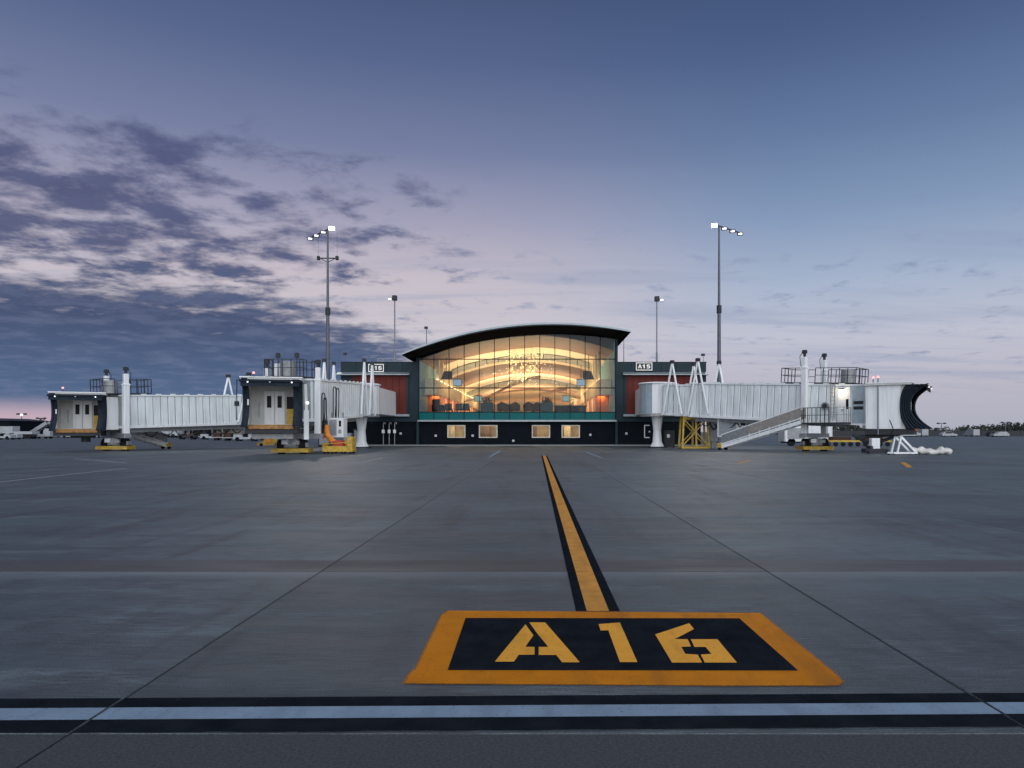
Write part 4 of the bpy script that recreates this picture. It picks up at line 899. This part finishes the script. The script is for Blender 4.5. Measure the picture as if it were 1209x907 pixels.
# extras on the bridges (built in each bridge's own frame)
def stair(e, u0, v0, z0, u1, v1, w, label=None, ramp=False):
    P, Q = Vector((u0,v0,z0)), Vector((u1,v1,.22)); d = (Q-P); n_ = 11
    o = MB(); sdv = Vector((-d.y,d.x,0)).normalized()*w/2
    for s_ in (-1,1): o.bar(P+sdv*s_, Q+sdv*s_, .06, .26)
    st = o.build('service_stair', M['white2'], e)
    for s_ in (-1,1):
        q = MB(); q.add([P+sdv*s_+Vector((0,0,.32)),P+d*.62+sdv*s_+Vector((0,0,.32)),P+d*.62+sdv*s_+Vector((0,0,1.02)),P+sdv*s_+Vector((0,0,1.02))],[(0,1,2,3)])
        a = q.build('side_panel', M['stair'], st); a.modifiers.new('t','SOLIDIFY').thickness = .04
        q = MB(); q.add([P+d*.62+sdv*s_*1.03+Vector((0,0,.25)),P+d*.97+sdv*s_*1.03+Vector((0,0,.25)),P+d*.97+sdv*s_*1.03+Vector((0,0,.85)),P+d*.62+sdv*s_*1.03+Vector((0,0,.95))],[(0,1,2,3)])
        a = q.build('side_panel', M['galv'], st); a.modifiers.new('t','SOLIDIFY').thickness = .04
        q = MB(); q.bar(P+sdv*s_*1.05+Vector((0,0,1.05)), P+d*.98+sdv*s_*1.05+Vector((0,0,.92)), .06); q.bar(P+sdv*s_*1.06+Vector((0,0,.26)), Q+sdv*s_*1.06+Vector((0,0,.2)), .05, .08)
        for i in range(9): p = P+d*(i/8.2)+sdv*s_*1.05; q.bar(p+Vector((0,0,.1)), p+Vector((0,0,.36)), .045)
        q.build('handrail', M['white'], st)
    for i in range(n_): p = P+d*((i+.5)/n_); q = MB(); q.bar(p-sdv*.96, p+sdv*.96, .24, .035, up=(0,0,1)); q.build('tread', M['galv'], st)
    for s_ in (-1,1):
        q = MB(); p = Q+sdv*s_; q.cyl(p+sdv.normalized()*-.05+Vector((0,0,-.06)), p+sdv.normalized()*.05+Vector((0,0,-.06)), .16, n=12); q.build('stair_wheel', M['black'], st)
    q = MB(); q.bbox(Q.x-.22,Q.x+.22,Q.y-w/2-.06,Q.y+w/2+.06,.2,.55,.03); q.build('stair_foot', M['yellow'], st)
    return st
stair(A15, L15+.2, -2.3, 2.1, L15-6.2, -2.5, .95)
stair(A18, L18-.4, -2.2, 1.6, L18-4.9, -2.5, .95)
# A15 service side: landing, lit door, grey door with placards, fan, ladder, pole
vS = -1.36-.06
def zf(u): return 2.2-.047*u                       # floor line of the pitched tunnel past the wheels
b = MB(); b.box(L15+.1,L15+3.25,-2.7,vS-.02,1.98,2.06); ld = b.build('landing', M['dgrey'], A15)
b = MB(); rail(b, [(L15+.1,-2.68,2.06),(L15+2.2,-2.68,2.06)], 1.05, .32); b.build('landing_railing', M['dgrey'], ld)
b = MB(); rail(b, [(L15+2.25,-2.68,2.06),(L15+3.25,-2.68,2.06),(L15+3.25,vS-.1,2.06)], 1.05, .45, .014); b.build('landing_gate', M['galv'], ld)
b = MB(); b.bbox(L15+2.3,L15+3.2,vS-.07,vS-.012,2.1,4.55,.01); dr = b.build('service_door', M['white2'], A15)
b = MB(); b.box(L15+2.9,L15+3.08,vS-.082,vS-.071,3.0,3.7); b.build('door_window', M['darkglass'], dr)
b = MB(); b.bar((L15+2.6,vS-.12,2.95),(L15+2.78,vS-.12,2.95),.05); b.build('door_handle', M['dgrey'], dr)
b = MB(); b.bbox(L15+2.42,L15+2.78,vS-.2,vS-.072,4.36,4.46,.02); lm = b.build('door_lamp', M['dgrey'], A15)
b = MB(); b.box(L15+2.46,L15+2.74,vS-.18,vS-.09,4.335,4.358); b.build('lamp_lens', M['bulb'], lm)
pl_ = bpy.data.lights.new('door_lamp','POINT'); pl_.energy = 16; pl_.color = (1,.82,.55); pl_.shadow_soft_size = .12
po = bpy.data.objects.new('door_lamp_light', pl_); COL.objects.link(po); po.parent = A15; po.location = (L15+2.62, vS-.35, 4.22)
b = MB(); b.bbox(L15+3.32,L15+4.15,vS-.06,vS-.012,2.0,4.62,.01); gd = b.build('grey_panel_door', M['bluegrey'], A15)
for z in (2.95,3.32): b = MB(); b.box(L15+3.42,L15+4.08,vS-.072,vS-.061,z,z+.22); b.build('placard', M['signblack'], gd)
b = MB(); b.cyl((L15+1.45,vS-.2,3.25),(L15+1.45,vS-.02,3.25),.27,n=20); fn = b.build('horn', M['galv'], A15); b = MB(); b.cyl((L15+1.45,vS-.215,3.25),(L15+1.45,vS-.201,3.25),.17,n=16); b.build('horn_mouth', M['dgrey'], fn)
b = MB()
for v in (L15+1.85,L15+2.15): b.bar((v,vS-.12,2.3),(v,vS-.12,4.9),.035)
for i in range(9): b.bar((L15+1.85,vS-.12,2.5+i*.28),(L15+2.15,vS-.12,2.5+i*.28),.025)
b.build('ladder', M['galv'], A15)
b = MB(); b.cyl((-.9,-1.62,-.5),(-.9,-1.62,3.3),.045,n=8); b.build('cab_pole', M['polel'], cab15); b = MB(); b.sphere((-.9,-1.62,3.38),.09); b.build('pole_beacon', M['redbulb'], cab15)
b = MB(); b.grid(lambda s_, t: (-1.75+.02, -1.55, 0), 1, 1)
b = MB(); b.prism([(-1.30,-1.46),(-1.30,1.3),(-2.0,1.0),(-2.0,-.6)], lambda a,c,h:(a,c,-.08+h), 2.86); b.build('cab_vestibule', M['white2'], cab15)
b = MB(); b.prism([(-1.1,1.62),(.3,1.62),(-.2,2.4),(-2.0,2.2),(-1.8,.6)], lambda a,c,h:(a,c,-.05+h), 2.42); b.build('cab_vestibule', M['white2'], cab18)
b = MB(); b.bar((-2.2,-.9,-.7),(.5,-.9,-.35),.16,.3); b.bar((-2.2,.9,-.7),(.5,.9,-.35),.16,.3); b.tube([(-2.6,-.8,-.5),(-1.8,-.8,-1.0),(-.6,-.8,-.9),(.2,-.8,-.5)],.11,8); b.build('cab_underframe', M['dgrey'], cab15)
b = MB(); b.cyl((-.3,.3,-.95),(-.3,.3,-.5),.3,n=14); b.bbox(-.6,.2,-.6,.9,-.65,-.45,.03); b.build('cab_underframe', M['dgrey'], cab18)
b = MB(); b.bbox(-1.2,.4,-1.2,1.2,-.85,-.5,.04); b.build('cab_underframe', M['galv'], cab16)
# A16 hanging cable loops, roof box, lamps, chevron light
for k_, (u, zt) in enumerate(((L16+.15,3.9),(L16-.15,3.6),(L16-2.2,4.45),(L16-2.9,4.4))):
    b = MB(); z0 = 1.3 if k_ < 2 else 2.0
    b.tube([(u,1.95,z0),(u-.02,1.95,zt-.15),(u-.15,1.95,zt),(u-.5,1.95,zt),(u-.62,1.95,zt-.15),(u-.6,1.95,zt-1.2),(u-.4,1.95,z0+.2)],.035,6); b.build('cable_loop', M['black'], A16)
b = MB(); b.bbox(L16+.0,L16+.8,-.9,-.1,4.95,5.75,.04); b.build('roof_box', M['white2'], A16)
for v in (-1.0,1.0): b = MB(); b.cyl((L16+.9,v*.6,4.9),(L16+.9,v*.6,6.1),.03,n=6); b.bbox(L16+.78,L16+1.02,v*.6-.12,v*.6+.12,6.1,6.4,.03); b.build('roof_lamp', M['dgrey'], A16)
b = MB(); b.tube([(-.4,-2.15,.3),(-.4,-2.15,2.75),(-.4,-1.8,2.75)],.03,6); b.bbox(-.52,-.28,-2.28,-2.02,1.15,1.45,.03); b.build('side_post', M['dgrey'], cab16)
b = MB(); b.bar((.2,1.95,-.9),(.2,1.95,.9),.28,.3); b.bar((.2,1.95,.9),(.2,1.9,2.5),.16,.16); b.build('side_actuator', M['white2'], cab16)
b = MB(); b.sphere((.35,2.02,1.35),.10); b.build('side_lamp', M['lamp2'], cab16)

# ------------------------------------------------------------------ ground equipment
def box_unit(label, px, py, w, h, dpt, z0, rz, d_=None, hang=True):
    d_ = d_ or gy(py); x = (px-VX)/FP*d_; e = empty('air_conditioning_unit', (x,d_,z0), rz, label, 'air conditioning unit')
    b = MB(); b.bbox(-w/2,w/2,-dpt/2,dpt/2,0,h,.04); b.build('casing', M['white2'], e)
    b = MB(); b.box(-w/2+.12,w*.08,-dpt/2-.02,-dpt/2-.002,.12,h-.12); lv = b.build('louvre_panel', M['grey'], e)
    for i in range(8): q = MB(); z = .18+i*(h-.36)/8; q.bar((-w/2+.15,-dpt/2-.04,z),(w*.06,-dpt/2-.04,z),.05,.06); q.build('slat', M['bluegrey'], lv)
    b = MB(); b.box(w*.22,w*.36,-dpt/2-.015,-dpt/2-.002,h*.55,h*.85); b.build('control_window', M['darkglass'], e)
    b = MB(); b.box(w*.18,w*.38,-dpt/2-.012,-dpt/2-.002,h*.2,h*.4); b.build('label_plate', M['grey'], e)
    if hang:
        b = MB()
        for a in (-w*.35,w*.35): b.bar((a,0,h),(a,0,h+.35),.1)
        b.build('hanger_bracket', M['galv'], e)
    return e
box_unit('white air unit with grey louvre slung under the A16 bridge', 398.5, 0, 1.05, 1.3, 1.0, 1.05, 0, 48.5)
box_unit('white air unit with dark louvre slung under the A15 bridge behind the stair', 868, 0, 2.6, 1.65, 1.2, 1.0, R(-28), 58.)
# hose cart with orange duct
p = gnd(400,535.8); e = empty('hose_cart', p, 0, 'yellow hose cart with an orange air duct rising to the A16 bridge', 'hose cart')
b = MB(); b.bbox(-.95,1.0,-.5,.5,.14,.5,.04); b.bbox(.6,1.0,-.5,.5,.5,1.1,.04); b.bbox(-.95,-.8,-.5,.5,.5,.7,.03); b.build('tray', M['yellow'], e)
b = MB(); b.bar((-.9,-.5,.62),(.9,-.5,.75),.05); b.bar((-.9,.5,.62),(.9,.5,.75),.05); b.build('rail', M['yellow'], e)
for a in (-.8,-.3,.3,.85):
    for c in (-.4,.4): q = MB(); q.cyl((a,c-.04,.08),(a,c+.04,.08),.08,n=10); q.build('caster', M['black'], e)
pts = [Vector(v) for v in [(-.98,.6,1.85),(-.95,.55,1.5),(-.85,.4,1.2),(-.6,.2,.95),(-.3,.05,.72),(0,0,.62),(.35,0,.62),(.6,.1,.7)]]
b = MB()
for a, c in zip(pts[:-1], pts[1:]):
    for k_ in range(3): p0 = a+(c-a)*k_/3; p1 = a+(c-a)*(k_+1)/3; b.cyl(p0, p0+(p1-p0)*.5, .17, .20, 12); b.cyl(p0+(p1-p0)*.5, p1, .20, .17, 12)
b.build('duct', M['orange'], e, smooth=False)
b = MB(); b.bbox(-.35,.4,-.3,.35,.5,.85,.08); b.build('folded_hose', M['red'], e)
p = gnd(319,526.8); e = empty('wheel_chock_cart', p, 0, 'small orange and yellow cart behind the A16 cab', 'cart')
b = MB(); b.prism([(-1.1,.1),(1.3,.1),(1.3,.3),(.35,.75),(-.3,.85),(-.5,.45),(-1.1,.3)], lambda a,c,h:(a,-.5+h,c), 1.0); b.build('body', M['yellow'], e)
b = MB(); b.bbox(-.25,.35,-.56,.5,.35,1.05,.06); b.build('box', M['orange'], e)
for a in (-.7,.8): q = MB(); q.cyl((a,-.54,.16),(a,-.42,.16),.16,n=12); q.build('wheel', M['black'], e)
# yellow support frame under A15
p = Vector((13.25,60.7,0)); e = empty('support_frame', p, R(0), 'yellow braced steel frame under the A15 bridge', 'support frame')
hh = 2.95
for sy_, yy in ((0,-.6),(1,.9)):
    for a, t in ((-1.12,-.95),(0.05,0.05),(1.12,.95)): q = MB(); q.bar((a,yy,.1),(t,yy*.8,hh),.15); q.build('post', M['yellow'], e)
    q = MB(); q.bar((-1.15,yy,.1),(1.15,yy,.1),.16); q.build('base_beam', M['yellow'], e)
    q = MB(); q.bar((-1.05,yy*.8,hh-.25),(1.05,yy*.8,hh-.25),.14,.5); q.build('top_beam', M['yellow'], e)
    for a, c in (((-1.05,yy,.3),(.95,yy*.85,hh-.5)),((1.05,yy,.3),(-.95,yy*.85,hh-.5))): q = MB(); q.bar(a,c,.09); q.build('brace', M['yellow'], e)
for a in (-1.12,1.12): q = MB(); q.bar((a,-.6,.12),(a,.9,.12),.12); q.build('side_beam', M['yellow'], e)
# grey hydraulic post and cabinets beneath A15
p = gnd(842,529.5); e = empty('utility_pedestal', p, 0, 'grey utility pedestal with coiled cables beside the yellow frame', 'pedestal')
b = MB(); b.bbox(-.35,.35,-.3,.3,.6,2.6,.05); b.bbox(-.18,.18,-.18,.18,0,.6,.03); b.build('body', M['grey'], e)
b = MB(); b.tube([(-.4+.8*t, -.36, 2.3-.7*math.sin(math.pi*t)) for t in [k_/8 for k_ in range(9)]],.05,6); b.build('cable', M['black'], e)
p = gnd(790,528.6); e = empty('pump_cabinet', p, 0, 'dark pump cabinet beside the A15 pedestal', 'cabinet')
b = MB(); b.bbox(-.5,.45,-.3,.3,.1,1.55,.05); b.build('casing', M['dgrey'], e)
b = MB(); b.bbox(-.25,.0,-.33,-.301,.9,1.2,.02); b.build('gauge_panel', M['white2'], e)
b = MB(); b.box(-.5,-.4,-.3,.3,0,.1); b.box(.35,.45,-.3,.3,0,.1); b.build('feet', M['black'], e)
p = gnd(761,528.4); e = empty('hose_reel_bracket', (p.x,p.y,.9), 0, 'white bracket frame on the A15 pedestal', 'bracket')
b = MB(); b.bar((0,0,0),(0,0,1.1),.08); b.bar((0,0,0),(.45,0,0),.08); b.bar((0,0,1.1),(.45,0,1.1),.08); b.build('frame', M['white2'], e); b = MB(); b.bbox(.38,.50,-.06,.06,.45,.6,.02); b.build('plate', M['white2'], e)
# dark equipment in the shade beneath A16
for (px,py,w,h,dp,m_,lb,nm) in ((424,528.5,.9,1.7,.7,'dgrey','dark cabinet in the shade behind the A16 pedestal','cabinet'),(411,528,.7,1.3,.6,'grey','grey cabinet under the A16 tunnel','cabinet'),
    (384,527.5,1.1,1.0,.8,'dgrey','low dark box behind the A16 hose cart','storage_box')):
    p = gnd(px,py); e = empty(nm, p, 0, lb, nm.replace('_',' '))
    b = MB(); b.bbox(-w/2,w/2,-dp/2,dp/2,.08,h,.04); b.build('casing', M[m_], e); b = MB(); b.box(-w/2+.1,w/2-.1,-dp/2-.012,-dp/2-.001,.2,h-.15); b.build('door', M['galv' if m_=='grey' else 'grey'], e); b = MB(); b.box(-w/2,w/2,-dp/2+.05,dp/2-.05,0,.08); b.build('plinth', M['black'], e)
# right: cabinet post, hose trolley, pallets
p = gnd(1033,535.5); e = empty('potable_water_post', p, 0, 'white post on a dark base under the A15 cab', 'post')
b = MB(); b.bbox(-.75,.75,-.35,.35,.05,.32,.03); b.bbox(-.45,-.25,-.3,.3,.32,.5,.02); b.build('base', M['dgrey'], e); b = MB(); b.bbox(-.3,.25,-.2,.2,.32,1.0,.03); b.build('post', M['white2'], e)
b = MB(); b.tube([(.25,-.1,.9),(.8,-.2,1.0),(1.1,-.2,1.6),(.9,-.1,2.2)],.035,6); b.build('hose', M['black'], e)
for a in (-.6,.6): q = MB(); q.cyl((a,-.38,.1),(a,-.3,.1),.1,n=10); q.build('wheel', M['black'], e)
p = gnd(1062,537.2); e = empty('hose_trolley', p, R(6), 'white trolley with a lumpy white air hose lying out to the right', 'hose trolley')
b = MB(); b.bar((-.35,-.3,.1),(-.1,-.3,1.1),.09); b.bar((-.35,.3,.1),(-.1,.3,1.1),.09); b.bar((-.1,-.3,1.1),(.9,-.3,.12),.12); b.bar((-.1,.3,1.1),(.9,.3,.12),.12); b.bar((-.1,-.3,1.1),(-.1,.3,1.1),.08); b.bar((-.6,-.3,.12),(.95,-.3,.12),.1); b.bar((-.6,.3,.12),(.95,.3,.12),.1); b.build('frame', M['white2'], e)
for a in (-.5,.85):
    for c in (-.3,.3): q = MB(); q.cyl((a,c-.04,.08),(a,c+.04,.08),.08,n=10); q.build('caster', M['black'], e)
b = MB(); b.grid(lambda u,v: (.75+u*2.75, -.05+.12*math.sin(u*7)+(.28+.05*math.sin(u*23))*math.cos(v*2*math.pi)*(1-abs(2*u-1)**8), max(.02,.22+.10*math.sin(u*9+.5)*(1-u)+(.20+.06*math.sin(u*31)+.05*math.sin(u*17+v*9))*math.sin(v*2*math.pi)*(1-abs(2*u-1)**8))), 60, 14); b.build('hose', M['bag'], e, smooth=True)
p = gnd(1000,527.5); e = empty('dolly_train', p, 0, 'row of low yellow dollies behind the A15 bogie', 'dolly')
b = MB(); b.bbox(-2.2,4.0,-.6,.6,.45,.62,.03); b.build('deck', M['yellow'], e)
for i in range(9): q = MB(); q.cyl((-2+i*.7,-.6,.25),(-2+i*.7,-.5,.25),.22,n=12); q.build('wheel', M['black'], e)
q = MB(); q.bbox(-1.6,.2,-.5,.5,.62,.95,.04); q.bbox(1.0,3.2,-.5,.5,.62,.9,.04); q.build('load', M['leather'], e)
p = gnd(948,526.5); e = empty('ground_power_unit', p, 0, 'pale grey ground power unit seen beyond the A15 stair', 'ground power unit')
b = MB(); b.bbox(-2.2,2.6,-1,1,.45,2.15,.08); b.build('casing', M['white2'], e); b = MB(); b.box(-1.9,-.2,-1.02,-1.002,.7,1.8); b.build('side_door', M['grey'], e)
for a in (-1.5,1.8): q = MB(); q.cyl((a,-1,.4),(a,-.75,.4),.4,n=16); q.build('wheel', M['black'], e)
q = MB(); q.box(-2.0,2.4,-.8,.8,.3,.449); q.build('chassis', M['dgrey'], e)

# ------------------------------------------------------------------ far vehicles, fences, trees
def wheels(e, xs_, w, r_):
    for a in xs_:
        for c in (-w/2,w/2-.22): q = MB(); q.cyl((a,c,r_),(a,c+.22,r_),r_,n=12); q.build('wheel', M['black'], e)
def van(px, py, rz, label, m_='offwhite', L=5.2):
    p = gnd(px,py); e = empty('service_van', p, rz, label, 'van')
    b = MB(); b.prism([(-L/2,.35),(L/2,.35),(L/2,1.05),(L/2-.9,1.2),(L/2-1.7,2.15),(-L/2,2.2)], lambda a,c,h:(a,-.95+h,c), 1.9); b.build('body', M[m_], e)
    b = MB(); b.prism([(L/2-2.5,1.3),(L/2-1.15,1.3),(L/2-1.75,2.0),(L/2-2.5,2.0)], lambda a,c,h:(a,-.965+h,c), .012); b.build('side_window', M['darkglass'], e)
    wheels(e, (-L/2+1,L/2-1), 1.8, .36)
def truck(px, py, rz, label, m1='offwhite', m2='offwhite', L=7.0, H=3.3):
    p = gnd(px,py); e = empty('box_truck', p, rz, label, 'truck')
    b = MB(); b.bbox(-L/2,L/2-2.1,-1.15,1.15,.95,H,.05); b.build('cargo_box', M[m1], e)
    b = MB(); b.prism([(L/2-2,.55),(L/2,.55),(L/2,1.5),(L/2-.35,2.5),(L/2-2,2.55)], lambda a,c,h:(a,-1.05+h,c), 2.1); b.build('driver_cab', M[m2], e)
    b = MB(); b.prism([(L/2-1.5,1.55),(L/2-.25,1.55),(L/2-.5,2.35),(L/2-1.5,2.35)], lambda a,c,h:(a,-1.07+h,c), .012); b.build('cab_window', M['darkglass'], e)
    b = MB(); b.box(-L/2+.1,L/2-.2,-.5,.5,.5,.93); b.build('chassis', M['dgrey'], e); wheels(e, (-L/2+1.3,L/2-1.2), 2.2, .48)
def tug(px, py, rz, label, m_='dgrey'):
    p = gnd(px,py); e = empty('baggage_tractor', p, rz, label, 'tractor')
    b = MB(); b.prism([(-1.5,.35),(1.6,.35),(1.6,.95),(.5,1.05),(.4,.75),(-.4,.75),(-.5,1.05),(-1.5,1.05)], lambda a,c,h:(a,-.7+h,c), 1.4); b.build('body', M[m_], e)
    b = MB(); 
    for a in (-.5,.5):
        for c in (-.6,.6): b.bar((a,c,1.0),(a,c,1.95),.06)
    b.box(-.6,.6,-.7,.7,1.95,2.03); b.build('canopy', M['offwhite'], e); wheels(e, (-1,1.05), 1.4, .34)
def cart(px, py, rz, label, m_='dgrey', n_=1):
    p = gnd(px,py); e = empty('baggage_cart', p, rz, label, 'baggage cart')
    b = MB(); b.bbox(-1.5,1.5,-.75,.75,.42,.56,.02); b.build('deck', M['grey'], e)
    b = MB(); b.box(-1.5,-1.44,-.75,.75,.56,1.9); b.box(1.44,1.5,-.75,.75,.56,1.9); b.box(-1.5,1.5,.70,.75,.56,1.9); b.build('sides', M[m_], e)
    b = MB(); b.bbox(-1.55,1.55,-.8,.8,1.9,1.98,.02); b.build('roof', M['offwhite'], e)
    b = MB(); b.bbox(-1.2,-.2,-.5,.5,.57,1.2,.08); b.bbox(.1,1.1,-.5,.5,.57,1.0,.08); b.build('load', M['leather'], e); wheels(e, (-1,1), 1.4, .22)
def stair_truck(px, py, rz, label):
    p = gnd(px,py); e = empty('stair_truck', p, rz, label, 'stair truck')
    b = MB(); b.bbox(-2.5,2.5,-.9,.9,.45,.95,.05); b.prism([(-2.5,.95),(-1.1,.95),(-1.1,1.6),(-1.5,2.1),(-2.5,2.1)], lambda a,c,h:(a,-.85+h,c), 1.7); b.build('chassis', M['offwhite'], e)
    b = MB(); b.bar((2.4,-.6,.8),(-1.6,-.6,3.3),.08,.7); b.bar((2.4,.6,.8),(-1.6,.6,3.3),.08,.7); b.bar((2.4,0,.7),(-1.6,0,3.1),1.2,.08); b.build('stair', M['galv'], e); wheels(e, (-1.6,1.6), 1.7, .4)
def car(px, py, rz, label, m_='offwhite', L=4.4, H=1.45):
    p = gnd(px,py); e = empty('parked_car', p, rz, label, 'car')
    b = MB(); b.prism([(-L/2,.3),(L/2,.3),(L/2,.75),(L/2-1.0,.9),(L/2-1.75,H),(-L/2+.9,H),(-L/2+.1,.92)], lambda a,c,h:(a,-.85+h,c), 1.7); b.build('body', M[m_], e)
    b = MB(); b.prism([(-L/2+.75,.95),(L/2-1.2,.95),(L/2-1.8,H-.1),(-L/2+1.1,H-.1)], lambda a,c,h:(a,-.865+h,c), .012); b.build('side_window', M['darkglass'], e)
    wheels(e, (-L/2+.8,L/2-.8), 1.6, .3)
def low_tug(px, py, rz, label, m_='offwhite'):
    p = gnd(px,py); e = empty('tow_tractor', p, rz, label, 'tractor')
    b = MB(); b.prism([(-1.7,.3),(1.8,.3),(1.8,.85),(.7,.95),(.5,.62),(-.3,.62),(-.45,1.0),(-1.7,1.0)], lambda a,c,h:(a,-.75+h,c), 1.5); b.build('body', M[m_], e)
    b = MB(); b.bbox(-.35,.1,-.4,.4,.62,1.15,.05); b.build('seat', M['furn'], e); wheels(e, (-1.1,1.2), 1.5, .32)
low_tug(4, 519.2, 0, 'white tow tractor cut by the left edge of the view')
low_tug(13, 518.8, R(180), 'white tow tractor second from the left edge')
truck(25, 518.2, R(180), 'low white flatbed truck beyond the far left tow tractors', L=6.0, H=1.5)
car(37, 518, R(90), 'white car end-on between the flatbed truck and the stair truck')
stair_truck(48, 518.0, R(180), 'pale stair truck seen left of the leftmost cab')
car(61, 516.5, R(170), 'pale car seen below the left of the leftmost cab floor')
car(71, 516.5, R(170), 'pale car seen below the middle of the leftmost cab floor')
low_tug(84, 517.3, R(0), 'white tow tractor below the right of the leftmost cab floor')
low_tug(113, 517.2, R(0), 'white tow tractor between the leftmost cab and its wheels')
truck(199, 517.2, R(0), 'small white box truck under the leftmost tunnel', L=5.5, H=2.3)
tug(222, 519, R(180), 'dark tractor with white canopy under the leftmost tunnel')
cart(234, 518.6, 0, 'dark baggage cart under the middle of the leftmost tunnel')
tug(226, 517.6, R(180), 'red tractor with white canopy under the leftmost tunnel','red')
low_tug(250, 519.2, 0, 'white tow tractor left of the tan baggage carts')
cart(263, 520, 0, 'tan-sided baggage cart second left of the A16 cab', 'stair')
cart(276, 520.5, 0, 'tan-sided baggage cart touching the left of the A16 cab', 'stair')
low_tug(291, 521, 0, 'white tow tractor below the left of the A16 cab')
tug(303, 520, 0, 'grey tractor below the middle of the A16 cab', 'grey')
cart(345, 521, 0, 'dark baggage cart behind the A16 bogie', 'dgrey')
car(1065.5, 515.7, 0, 'white car at the left of the row below the A15 bellows')
car(1070, 516.0, R(180), 'white car in the middle of the row below the A15 bellows')
van(1076, 515.6, 0, 'white van at the right of the row below the A15 bellows', L=4.6)
van(1087, 515.5, R(90), 'white van seen end-on just right of the A15 bellows')
car(1119.5, 515.7, 0, 'low white car on the far right apron')
van(1147, 515.4, R(90), 'lone white van end-on, middle of the far right')
car(1174, 515.7, R(4), 'dark car at the far right beside a white one', 'dgrey')
car(1180.5, 515.9, R(180), 'white car at the far right beside a darker one')
# long low fences
def fence(x0, x1, y, h, label, m_='dgrey'):
    e = empty('blast_fence', (x0,y,0), 0, label, 'fence'); n_ = int((x1-x0)/12); w = (x1-x0)/n_
    pm = MB(); pm.prism([(0,0),(.6,0),(.15,h),(0,h)], lambda a,c,t:(.05+t,a,c), w-.1); me = pm.mesh('fence_panel', M[m_])
    for i in range(n_): inst('fence_panel', me, e, (i*w,0,0), (0,0,0))
fence(95, 260, 236, 1.75, 'long low dark fence along the far right edge of the apron')
fence(-190, -40, 236, 1.7, 'long low dark fence behind the vehicles on the far left')
def far_pole(px, py_top, d_, label):
    H = CH+(VY-py_top)/FP*d_; e = empty('far_light_pole', ((px-VX)/FP*d_,d_,0), 0, label, 'light pole'); b = MB(); b.cyl((0,0,0),(0,0,H),.22,.14,8); b.build('pole', M['pole'], e)
    b = MB(); b.bar((-1.6,0,H),(1.6,0,H),.3,.3); b.build('crossarm', M['pole'], e)
    for a in (-1.5,1.5): q = MB(); q.bbox(a-.5,a+.5,-.4,.4,H-.3,H+.35,.05); q.build('floodlight', M['dgrey'], e)
far_pole(1111.5,500,330,'far light pole just right of the A15 bellows')
far_pole(1187,499,330,'far light pole near the right edge of the view')
far_pole(25.5,489,300,'far light pole at the left edge with a lit lamp')
far_pole(48.5,494,300,'far light pole just left of the leftmost cab')
e = empty('far_lamp', at(25.5,490,296), 0, 'tiny lit lamp on the far left light pole', 'lamp'); b = MB(); b.sphere((0,0,0),.5); b.build('bulb', M['lamp2'], e); b = MB(); b.cyl((0,0,.4),(0,2.5,.4),.1,n=6); b.build('bracket', M['dgrey'], e)
# hangar-like dark buildings at the far left
def shed(x0, x1, y, dp, h, label):
    e = empty('far_shed', ((x0+x1)/2,y,0), 0, label, 'building'); w = (x1-x0)/2
    b = MB(); b.box(-w,w,0,dp,0,h); b.build('wall', M['cladlow'], e); b = MB(); b.prism([(-w-.3,h),(w+.3,h),(0,h+.8)], lambda a,c,t:(a,-.3+t,c), dp+.6); b.build('roof', M['dgrey'], e)
    for i in range(3): q = MB(); a = -w+(i+.5)*w*2/3; q.box(a-1.2,a+1.2,-.03,-.005,.1,min(h-.6,3)); q.build('door', M['grey'], e)
shed(-165,-150,205,18,4.6,'dark shed beyond the far left vehicles')
shed(-116,-84,190,14,2.8,'long low dark shed behind the tunnel of the leftmost bridge')
# distant woods
def woods(label, x0, x1, y0, y1, n_, h0, h1):
    b = MB()
    for i in range(n_):
        x = random.uniform(x0,x1); y = random.uniform(y0,y1); h = random.uniform(h0,h1)*(1+.25*math.sin(x*.05)+.15*math.sin(x*.017+2)); w = h*random.uniform(.35,.6)
        b.cyl((x,y,0),(x,y,h*.6),.15,.08,5,False)
        for j in range(26):
            a = random.uniform(0,6.28); t = random.uniform(.12,1); rr = w*math.sqrt(random.random())*math.sin(min(1,t*1.15+.1)*math.pi*.92)+.15; c = Vector((x+rr*math.cos(a),y+rr*math.sin(a),h*t))
            s_ = h*random.uniform(.07,.15); u = Vector((random.uniform(-1,1),random.uniform(-1,1),random.uniform(-1,1))).normalized(); v = u.orthogonal().normalized()
            b.add([c+u*s_,c+v*s_,c-u*s_*.8,c-v*s_], [(0,1,2,3)])
    o = b.build('distant_woods', M['tree']); tag(o, label, 'woods', kind='stuff')
woods('dark distant woods along the right horizon', 110, 460, 380, 430, 1100, 3.4, 5.4)
woods('dark distant woods along the left horizon', -380, -40, 330, 380, 900, 4.0, 7.0)
